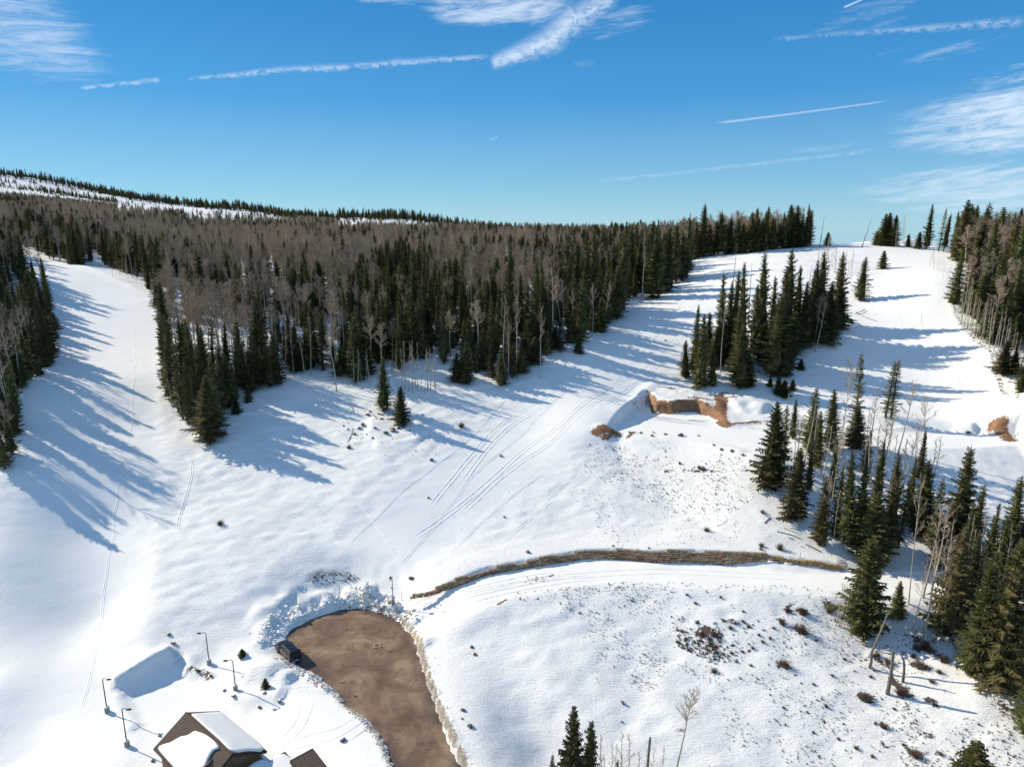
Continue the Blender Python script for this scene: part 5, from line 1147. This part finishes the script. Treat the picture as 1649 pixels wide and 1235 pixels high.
lamp_post(173, 1146, 1092, 'leftmost lamp post, outside the corner of the drifted house lot', 1); lamp_post(205, 1201, 1140, 'lamp post nearest the house roof, on a square grey concrete base', 1)
def lantern(u, v, vt):
    b = G(u, v); zt = H+float(ray(u, vt)[1])*b.y; h = zt-b.z
    root = empty('street_lantern', b, 0, label='black lantern lamp post on a concrete base between turning circle and block wall', cat='lamp post')
    obj('base', MB().tube([(0, 0, -.5), (0, 0, .5)], [.32, .30], 12).mesh('base', M_CONC), root)
    obj('pole', MB().tube([(0, 0, .5), (0, 0, .7), (0, 0, h-.7)], [.12, .07, .055], 8).mesh('pole', M_POLE, True), root)
    obj('crossbar', MB().tube([(-.35, 0, h-.25), (.1, 0, h-.2), (.12, 0, h-.75)], [.03, .03, .03], 5).mesh('crossbar', M_POLE), root)
    ln = obj('lantern', MB().tube([(-.25, 0, h-.8), (-.25, 0, h-.75), (-.25, 0, h-.35), (-.25, 0, h-.2), (-.25, 0, h-.05)], [.13, .2, .25, .16, .03], 8).mesh('lantern', M_POLE), root)
    obj('finial', MB().tube([(-.25, 0, h-.06), (-.25, 0, h)], [.03, .015], 5).mesh('finial', M_POLE), ln); obj('glass', MB().tube([(-.25, 0, h-.72), (-.25, 0, h-.4)], [.205, .255], 8).mesh('glass', M_LENS), ln)
lantern(633, 970, 927)
def stake(u, v, vt, label):
    b = G(u, v); h = H+float(ray(u, vt)[1])*b.y-b.z; root = obj('snow_stake', MB().tube([(0, 0, -.3), (.05, 0, h)], [.04, .03], 6).mesh('snow_stake', M_DEAD), None, b, label=label, cat='stake')
    obj('tape', MB().tube([(.04, 0, h*.8), (.045, 0, h*.9)], [.042, .04], 6).mesh('tape', M_POLE), root)
stake(647, 966, 952, 'thin dark stake in the snow right of the lantern post'); stake(547, 962, 944, 'thin stake on the snow bank behind the turning circle'); stake(1339, 896, 884, 'short stake by the right end of the block wall')
stake(1288, 899, 889, 'short stake on the top edge of the block wall'); stake(389, 1053, 1043, 'short dark stake on the snow between lamp post and parked car')

# ------------------------------------------------------------------ small evergreens by the lot
for u, vt, vb, lab in [(428, 1091, 1108, 'small dark evergreen bush between the lamp post and the parked car'), (390, 1044, 1056, 'tiny evergreen sprig with a shadow left of the parked car')]: T(sp, u, vt, vb, lab, wpx=13, proto=6)

# ------------------------------------------------------------------ manhole patch in the road
p = pz(607, 1039, .04); root = empty('utility_cover', p, .25, label='pale square utility cover patch in the middle of the brown turning circle', cat='utility cover')
obj('frame', MB().box((0, 0, .02), (1.3, 1.3, .06)).mesh('frame', noisemat('pale_patch', (.24, .19, .13), (.34, .27, .19), 2, .9)), root)
obj('lid', MB().tube([(0, 0, .04), (0, 0, .075)], [.36, .36], 20).mesh('lid', noisemat('rusty_iron', (.09, .06, .045), (.16, .11, .08), 5, .7)), root)
# asphalt crumbs
for u, v, s in [(628,1048,.3),(551,1098,.35),(572,1120,.3),(558,1013,.25),(585,1010,.25)]: 
    p = pz(u, v, .05); o = obj('asphalt_crumb', ROCKS[0], None, p, label='dark lump of asphalt or mud lying on the turning circle', cat='rubble', group='lumps on the turning circle'); o.scale = (s, s*.5, s*.25)

# ------------------------------------------------------------------ car
def make_car():
    a = pz(447, 1030, .9); b = pz(477, 1062, .9); c = (a+b)/2; d = (a-b); ang = math.atan2(d.y, d.x)
    print('car span', d.length)
    root = empty('parked_car', (c.x+.3, c.y-.1, .07), ang, label='black off road car parked nose to the snow bank on the turning circle', cat='car')
    root.scale = (1.2, 1.14, 1.04)
    paint, nt, bb = newmat('black_car_paint'); bb.inputs['Base Color'].default_value = (.014, .016, .019, 1); bb.inputs['Roughness'].default_value = .35; bb.inputs['Coat Weight'].default_value = .25
    nn = nd(nt, 'ShaderNodeTexNoise', Scale=2.5, Detail=4.); nt.links.new(ramp(nt, nn.outputs[0], [(.4, (.008, .009, .011)), (.8, (.022, .022, .022))]), bb.inputs['Base Color'])
    trim = noisemat('black_trim', (.012, .012, .012), (.025, .025, .025), 5, .6); tyre = noisemat('tyre_rubber', (.012, .012, .012), (.03, .028, .026), 5, .9); rim = noisemat('grey_rim', (.25, .25, .26), (.35, .35, .36), 3, .35, metallic=.8)
    chrome = noisemat('chrome', (.6, .6, .6), (.7, .7, .7), 2, .15, metallic=1); red = noisemat('tail_lamp', (.25, .01, .01), (.35, .02, .02), 2, .3); clear = noisemat('head_lamp', (.6, .6, .6), (.7, .7, .7), 2, .2)
    Lc, Wd = 4.75, 1.9
    # body: cross sections along x (front = +x)
    sec = [(-2.37, .55, .98, .84), (-2.30, .45, 1.05, .93), (-1.5, .42, 1.10, .95), (-.2, .42, 1.10, .95), (.75, .42, 1.12, .95), (1.0, .45, 1.13, .94), (1.9, .48, 1.05, .92), (2.25, .50, .98, .86), (2.37, .55, .85, .78)]
    V = []; F = []
    for x, z0, z1, hw in sec: V += [(x, -hw*.96, z0), (x, -hw, (z0+z1)/2), (x, -hw*.97, z1-.09), (x, -hw*.88, z1), (x, hw*.88, z1), (x, hw*.97, z1-.09), (x, hw, (z0+z1)/2), (x, hw*.96, z0)]
    n = 8
    for i in range(len(sec)-1): F += [(i*n+k, (i+1)*n+k, (i+1)*n+(k+1) % n, i*n+(k+1) % n) for k in range(n)]
    F += [tuple(range(n)), tuple((len(sec)-1)*n+k for k in range(n))[::-1]]
    obj('body', mesh('body', V, F, paint), root)
    # cabin pillars and roof
    cab = [(-2.28, .84, 1.08), (-2.1, .72, 1.78), (.35, .72, 1.80), (1.02, .84, 1.12)]
    V = []; 
    for x, hw, z in cab: V += [(x, -hw, z), (x, hw, z)]
    obj('cabin_glass', mesh('cabin_glass', V, [(0, 1, 3, 2), (4, 5, 7, 6), (0, 2, 4, 6), (1, 7, 5, 3), (2, 3, 5, 4)], M_GLASS), root)
    rf = obj('roof', MB().box((-.88, 0, 1.82), (2.5, 1.46, .07), taper=.94).mesh('roof', paint), root)
    for sy in (-1, 1):
        for x0, x1, z1, hw0, hw1 in [(-2.26, -2.1, 1.79, .85, .735), (-1.25, -1.2, 1.8, .85, .735), (-.25, -.22, 1.8, .85, .735), (1.0, .36, 1.81, .85, .735)]:
            obj('pillar', MB().tube([(x0, sy*hw0, 1.1), (x1, sy*hw1, z1)], .05, 5).mesh('pillar', paint), root)
        obj('roof_rail', MB().tube([(-2.0, sy*.62, 1.86), (-1.9, sy*.62, 1.93), (.1, sy*.62, 1.93), (.2, sy*.62, 1.86)], .025, 5).mesh('roof_rail', chrome), root)
        obj('mirror', MB().box((.82, sy*1.02, 1.2), (.14, .2, .17)).mesh('mirror', paint), root)
        obj('headlight', MB().box((2.33, sy*.64, .84), (.1, .26, .17)).mesh('headlight', clear), root)
        obj('tail_light', MB().box((-2.36, sy*.74, .92), (.08, .16, .3)).mesh('tail_light', red), root)
        for dx in (-.72, .3): obj('door_handle', MB().box((dx, sy*.965, .95), (.18, .04, .035)).mesh('door_handle', chrome), root)
        for wx in (-1.42, 1.45):
            wb = MB().tube([(wx, sy*.70, .37), (wx, sy*.74, .37), (wx, sy*.92, .37), (wx, sy*.97, .37)], [.33, .38, .38, .33], 18); wo = obj('wheel', wb.mesh('wheel', tyre), root)
            obj('rim', MB().tube([(wx, sy*.965, .37), (wx, sy*.985, .37)], [.23, .2], 10).mesh('rim', rim), wo)
            ar = []; 
            for k in range(9): t_ = math.pi*k/8; ar.append((wx+math.cos(t_)*.45, sy*.955, .40+math.sin(t_)*.44))
            obj('wheel_arch', MB().tube(ar, .05, 5).mesh('wheel_arch', trim), root)
    obj('front_bumper', MB().box((2.42, 0, .5), (.22, 1.75, .24)).mesh('front_bumper', trim), root); obj('rear_bumper', MB().box((-2.42, 0, .52), (.2, 1.75, .22)).mesh('rear_bumper', chrome), root)
    obj('grille', MB().box((2.37, 0, .84), (.06, .9, .2)).mesh('grille', trim), root); obj('rear_number_plate', MB().box((-2.53, 0, .62), (.02, .34, .14)).mesh('number_plate', clear), root)
    if 0: sw = obj('spare_wheel', MB().tube([(-2.40, 0, 1.0), (-2.58, 0, 1.0)], [.34, .33], 18).mesh('spare_wheel', tyre), root); obj('rim', MB().tube([(-2.58, 0, 1.0), (-2.6, 0, 1.0)], [.2, .18], 10).mesh('rim', rim), sw)
    for k in (-1.4, -.4): obj('roof_bar', MB().tube([(k, -.62, 1.94), (k, .62, 1.94)], .022, 5).mesh('roof_bar', trim), root)
make_car()

# ------------------------------------------------------------------ house
M_ROOF = noisemat('brown_shingle', (.055, .036, .028), (.13, .088, .066), 6, .85, .5); M_FASC = noisemat('dark_brown_fascia', (.035, .022, .016), (.06, .04, .03), 3, .7); M_WALL = noisemat('stained_wood_wall', (.10, .06, .035), (.19, .12, .07), 4, .8, .3)
M_WALLST = noisemat('stone_veneer', (.16, .13, .10), (.34, .28, .22), 4, .9, .6); M_WIN = M_GLASS
def slab(name, A, B, C_, D, th, mat, parent, up=Vector((0, 0, 1))):
    pts = [Vector(p) for p in (A, B, C_, D)]; n = (pts[1]-pts[0]).cross(pts[3]-pts[0]).normalized(); n = n if n.z > 0 else -n
    V = pts+[p+n*th for p in pts]; F = [(0,3,2,1),(4,5,6,7),(0,1,5,4),(1,2,6,5),(2,3,7,6),(3,0,4,7)]
    return obj(name, mesh(name, V, F, mat), parent)
def snow_on(name, parent, O, ex, ey, poly, th, mat=None):
    # O origin on the roof plane, ex/ey the plane's axes (metres); poly in those axes; a bulging slab of snow
    n = ex.cross(ey).normalized(); n = n if n.z > 0 else -n; P = smooth_line(np.array(poly+[poly[0]]), 3)[:-1]; c = P.mean(0); V = []; F = []; k = len(P); ring = [(1.0, 0.0), (1.012, .5), (.985, .9), (.93, 1.0), (.45, 1.06)]
    for s_, h_ in ring:
        for q in P: r = c+(q-c)*s_; V.append(O+ex*r[0]+ey*r[1]+n*th*h_)
    V.append(O+ex*c[0]+ey*c[1]+n*th*1.08)
    for j in range(len(ring)-1): F += [(j*k+i, j*k+(i+1) % k, (j+1)*k+(i+1) % k, (j+1)*k+i) for i in range(k)]
    F += [((len(ring)-1)*k+i, (len(ring)-1)*k+(i+1) % k, len(V)-1) for i in range(k)]
    return obj(name, mesh(name, V, F, M_SNOWP, True), parent)
def make_house():
    A = pz(299.2, 1148.2, 5.0); B = pz(373.9, 1215, 5.0); d = (B-A).normalized(); n = Vector((-d.y, d.x, 0)); Lr = (B-A).length
    if n.x < 0: n = -n                                   # n points to the photo's right (the car side)
    wd = 4.25; ez = 2.55; gz = -1.2
    print('house', A, B, Lr, project(*(A+n*wd-Vector((0,0,5-ez)))), project(*(A-n*wd-Vector((0,0,5-ez)))), project(*(B+n*wd-Vector((0,0,5-ez)))))
    root = empty('house', (A.x+d.x*6, A.y+d.y*6, gz), 0, label='brown roofed house under snow with a gable roof and cross wing at the bottom left', cat='house'); O0 = Vector(root.location)
    def w2l(p): return Vector(p)-O0
    dn = Vector((0, 0, 5-ez)); Lx = Lr
    R0, R1 = A, A+d*Lx
    slR = (n*wd-dn).normalized(); slL = (-n*wd-dn).normalized(); sl_len = math.hypot(wd, 5-ez)
    rR = slab('roof_slope', w2l(R0), w2l(R1), w2l(R1+n*wd-dn), w2l(R0+n*wd-dn), .14, M_ROOF, root)
    rL = slab('roof_slope', w2l(R0), w2l(R1), w2l(R1-n*wd-dn), w2l(R0-n*wd-dn), .14, M_ROOF, root)
    # fascia boards along rakes and eaves
    for P, Q in [(R0, R0+n*wd-dn), (R0, R0-n*wd-dn), (R1, R1+n*wd-dn), (R1, R1-n*wd-dn), (R0+n*wd-dn, R1+n*wd-dn), (R0-n*wd-dn, R1-n*wd-dn)]:
        P2, Q2 = w2l(P)-Vector((0, 0, .08)), w2l(Q)-Vector((0, 0, .08)); t = (Q2-P2).normalized(); M = Matrix((t, t.cross(Vector((0, 0, 1))).normalized(), t.cross(t.cross(Vector((0, 0, 1)))).normalized())).transposed()
        obj('fascia', MB().box((P2+Q2)/2, ((Q2-P2).length+.1, .09, .3), tilt=M).mesh('fascia', M_FASC), root)
    obj('ridge_cap', MB().tube([w2l(R0)+Vector((0, 0, .15)), w2l(R1)+Vector((0, 0, .15))], .1, 6).mesh('ridge_cap', M_ROOF), root)
    snow_on('roof_snow', rR, w2l(R0)+Vector((0, 0, .14)), d, slR, [(.9, .35), (4, .3), (8, .32), (Lx-.4, .3), (Lx-.25, 2.4), (Lx-.3, sl_len-.25), (6, sl_len-.2), (1.6, sl_len-.25), (.7, sl_len-.4), (.75, 2)], .28)
    snow_on('roof_snow', rL, w2l(R0)+Vector((0, 0, .14)), d, slL, [(3.9, .75), (3.4, 1.6), (2.6, 2.2), (1.9, 3.3), (1.1, 4.0), (.9, 4.6), (3, 4.75), (6, 4.8), (9.2, 4.8), (9.6, 3.2), (8.9, 2.0), (8.6, 1.0), (8.9, .3), (6, .3)], .33)
    # walls
    ins = .55; c0 = R0+d*ins; c1 = R1-d*ins; hw = wd-.6
    def wall(P, Q, z0, z1, mat=M_WALL, name='wall'):
        P = w2l(P); Q = w2l(Q); t = (Q-P); L_ = t.length; mid = (P+Q)/2; mid.z = (z0+z1)/2-gz; return obj(name, MB().box(mid, (L_, .2, z1-z0), rz=math.atan2(t.y, t.x)).mesh(name, mat), root)
    a_, b_, c_, e_ = c0+n*hw, c1+n*hw, c1-n*hw, c0-n*hw
    for P, Q in ((a_, b_), (b_, c_), (c_, e_), (e_, a_)): wall(P, Q, gz-.6, ez-.0)
    for c in (c0, c1):
        q = [w2l(Vector((c.x, c.y, 0))+n*hw*s+Vector((0, 0, z))) for s, z in ((-1, ez), (1, ez), (0, 4.75))]; V = q+[p+d*.15 for p in q]
        obj('gable', mesh('gable', V, [(0, 1, 2), (5, 4, 3), (0, 3, 4, 1), (1, 4, 5, 2), (2, 5, 3, 0)], M_WALL), root)
    for P, nn in ((c0+d*3, n), (c0+d*7.5, n), (c0+d*3, -n)):
        q = w2l(P+nn*(hw+.08)); q.z = 1.2-gz; ang = math.atan2(d.y, d.x)
        f = obj('window', MB().box(q, (1.5, .14, 1.3), rz=ang).mesh('window', M_FASC), root); obj('pane', MB().box(q+nn*.06, (1.3, .1, 1.1), rz=ang).mesh('pane', M_WIN), f)
    obj('gutter_pipe', MB().tube([w2l(Vector((b_.x, b_.y, ez))+n*.2), w2l(Vector((b_.x, b_.y, gz))+n*.2)], .06, 6).mesh('gutter_pipe', M_FASC), root)
    # cross wing to the near left: ridge perpendicular to the main one
    wz_ = 4.25; W0 = R0+d*9.3-n*1.3; W0.z = wz_; W1 = W0+d*4.2-n*9.0; W1.z = wz_; wdir = (W1-W0).normalized(); wn = Vector((-wdir.y, wdir.x, 0)); ww = 3.6; dz = Vector((0, 0, 1.9))
    r1 = slab('wing_roof_slope', w2l(W0), w2l(W1), w2l(W1+wn*ww-dz), w2l(W0+wn*ww-dz), .14, M_ROOF, root); r2 = slab('wing_roof_slope', w2l(W0), w2l(W1), w2l(W1-wn*ww-dz), w2l(W0-wn*ww-dz), .14, M_ROOF, root)
    for s_, r_ in ((1, r1), (-1, r2)):
        ey = (wn*ww*s_-dz).normalized(); snow_on('roof_snow', r_, w2l(W0)+Vector((0, 0, .14)), wdir, ey, [(1.6, .8), (3, .4), (6, .35), (9.2, .4), (9.3, 3.6), (5, 3.7), (1.4, 3.6), (.9, 2.2)] if s_ > 0 else [(2.2, 1.2), (4.5, .5), (9.2, .5), (9.2, 3.5), (4, 3.6), (2.0, 3.2)], .3)
    for s_ in (1, -1): wall(W0+wn*(ww-.5)*s_, W1+wn*(ww-.5)*s_, gz-.6, wz_-1.9)
    # low shaded porch roof on the near gable side and stone chimney base
    P0 = R1+n*.2+d*.2; P0.z = 2.1; pr = slab('porch_roof', w2l(P0-n*3.6), w2l(P0+n*3.4), w2l(P0+n*3.4+d*3.0-Vector((0, 0, .9))), w2l(P0-n*3.6+d*3.0-Vector((0, 0, .9))), .14, M_ROOF, root)
    snow_on('roof_snow', pr, w2l(P0-n*3.6)+Vector((0, 0, .14)), n, (d*3-Vector((0, 0, .9))).normalized(), [(.2, .3), (3.5, .2), (6.8, .3), (6.8, 2.9), (3.5, 3.0), (.3, 2.9)], .3)
    # two low roofs to the right, towards the road
    def lowroof(nm, pu, z, wl, dl, snow, pitch=.45):
        q = pz(pu[0], pu[1], z); q2 = pz(pu[2], pu[3], z); t = (q2-q).normalized(); m_ = Vector((t.y, -t.x, 0)); m_ = m_ if m_.y < 0 else -m_
        Lw = (q2-q).length; r_ = slab(nm, w2l(q), w2l(q2), w2l(q2+m_*dl-Vector((0, 0, pitch))), w2l(q+m_*dl-Vector((0, 0, pitch))), .16, M_ROOF, root)
        for P, Q in ((q, q2), (q2, q2+m_*dl-Vector((0, 0, pitch))), (q, q+m_*dl-Vector((0, 0, pitch)))):
            P2, Q2 = w2l(P), w2l(Q); tt = (Q2-P2).normalized(); M = Matrix((tt, tt.cross(Vector((0, 0, 1))).normalized(), tt.cross(tt.cross(Vector((0, 0, 1)))).normalized())).transposed()
            obj('fascia', MB().box((P2+Q2)/2+Vector((0, 0, .03)), ((Q2-P2).length, .12, .34), tilt=M).mesh('fascia', M_FASC), root)
        if snow: snow_on('roof_snow', r_, w2l(q)+Vector((0, 0, .16)), t, (m_*dl-Vector((0, 0, pitch))).normalized(), [(.25, .25), (Lw-.25, .25), (Lw-.25, dl-.2), (.25, dl-.2)], .2)
        for P in (q+t*.3+m_*.3, q2-t*.3+m_*.3, q2-t*.3+m_*(dl-.4), q+t*.3+m_*(dl-.4)): obj('post', MB().box(w2l(Vector((P.x, P.y, (gz+z-.4)/2))), (.25, .25, z-.4-gz+.4)).mesh('post', M_WALL), root)
    lowroof('entry_roof', (421, 1236, 458.4, 1212.4), 1.9, 0, 5.0, True); lowroof('garage_roof', (467.5, 1226.5, 503.2, 1207), 2.3, 0, 7.0, False)
make_house()

# ------------------------------------------------------------------ thin winter air
def haze():
    m = bpy.data.materials.new('thin_air'); m.use_nodes = True; nt = m.node_tree; nt.nodes.clear(); o = nt.nodes.new('ShaderNodeOutputMaterial'); v = nt.nodes.new('ShaderNodeVolumePrincipled')
    v.inputs['Density'].default_value = .00008; v.inputs['Color'].default_value = (.72, .84, 1, 1); v.inputs['Anisotropy'].default_value = .0; nt.links.new(v.outputs[0], o.inputs['Volume'])
    zlo = float(Z.min())-1; zhi = max(H, float(Z.max())+30)+4; x0, x1, y0, y1 = xs[0]-20, xs[-1]+20, ys[0]-20, ys[-1]+20
    obj('haze', MB().box(((x0+x1)/2, (y0+y1)/2, (zlo+zhi)/2), (x1-x0, y1-y0, zhi-zlo)).mesh('haze', m), kind='stuff')
    print('haze box', zlo, zhi)
HAZE = False
if HAZE: haze()
# ------------------------------------------------------------------ chunks of ploughed snow round the turning circle
def chunks(name, lines, mat, label):
    r = random.Random(21); m = MB(); base = [(-1,-1,-1),(1,-1,-1),(1,1,-1),(-1,1,-1),(-1,-1,1),(1,-1,1),(1,1,1),(-1,1,1)]
    F = [(0,3,2,1),(4,5,6,7),(0,1,5,4),(1,2,6,5),(2,3,7,6),(3,0,4,7)]
    for pts, n, spread, sz in lines:
        P = smooth_line(W(pts), 5)
        for i in range(n):
            k = r.random()*(len(P)-1); j = int(k); q = P[j]+(P[min(j+1, len(P)-1)]-P[j])*(k-j); x = q[0]+r.gauss(0, spread); y = q[1]+r.gauss(0, spread*.7); s_ = sz*r.uniform(.3, 1)**1.6
            z = float(hz(x, y))
            if z < .05: continue
            M = Matrix.Translation((x, y, z+s_*.3)) @ Matrix.Rotation(r.random()*6.3, 4, 'Z') @ Matrix.Rotation(r.uniform(-.6, .6), 4, 'X')
            m.add([M@Vector((a*s_*r.uniform(.6, 1), b*s_*r.uniform(.5, .9), c*s_*r.uniform(.4, .8))) for a, b, c in base], F)
    obj(name, m.mesh(name, mat), kind='stuff', label=label)
hb = hit
M_DSNOW = noisemat('dirty_snow', (.34, .25, .17), (.80, .76, .70), .8, .85, .2, detail=6)
chunks('snow_chunks', [([(428,1020),(455,1000),(495,985),(540,972)], 240, 1.2, .30), ([(560,975),(585,965),(610,968)], 230, 1.5, .40), ([(425,1035),(440,1010)], 100, .9, .25)], M_SNOWP, 'broken lumps of ploughed snow heaped behind the turning circle')
chunks('dirty_snow_chunks', [([(575,975),(600,975),(640,990),(655,1005)], 380, 1.2, .26), ([(655,1008),(672,1035),(684,1070),(698,1110),(718,1165),(750,1235)], 300, .5, .09), ([(450,1060),(475,1075),(505,1092),(530,1112)], 260, .5, .16), ([(560,1140),(600,1178),(622,1212),(634,1240)], 260, .35, .13), ([(690,970),(720,985)], 20, .6, .15), ([(850,935),(880,930)], 40, .9, .22)], M_DSNOW, 'dirty crumbled snow along the road edge')

for g_, w_, n_ in (('rocks on the knoll', 'on the rocky knoll', 'dark rock'), ('rocks along the pad rim', 'along the pad rim', 'dark rock'), ('rocks on the lower right bank', 'on the lower right bank', 'small dark rock'), ('thin aspens', '', '')):
    if w_: relabel(g_, w_, n_)
relabel('saplings high by the right run', 'high by the right run', 'grey sapling')
relabel('saplings on the lower forest edge', 'on the lower forest edge', 'bare sapling')
relabel('aspens on the lower forest edge', 'over the lower forest edge', 'tall bare aspen')
for (u, v, w_) in [(1098,1017,10),(1104,1030,9),(1122,1003,9),(1131,1022,12),(1142,1030,12),(1152,1024,14),(1128,1032,9),(1148,1046,8),(1165,1000,9),(1176,1012,11),(1184,1004,8),(1196,1001,8),(1206,1009,9),(1222,1023,8),(1228,1034,9),(1240,1028,8),(1212,1044,9),(1196,1050,8),(1178,1052,9),(1186,1066,7),(1209,1072,8),(1246,1012,8),(1120,972,8),(1106,958,7),(1160,962,7),(1197,985,7),(1360,1062,9),(1340,1088,8),(1310,1102,8),(1402,1090,9),(1500,1098,13),(1512,1083,14),(1470,1058,14),(1440,1142,8),(1350,1190,8),(1310,1180,8),(1262,1140,8),(1405,1218,9),(1455,1200,10),(1515,1215,12)]:
    shrub(u, v, w_, 'small brown brush', 'small brush on the lower right bank', .8)
relabel('small brush on the lower right bank', 'on the lower right bank', 'brown brush tuft')
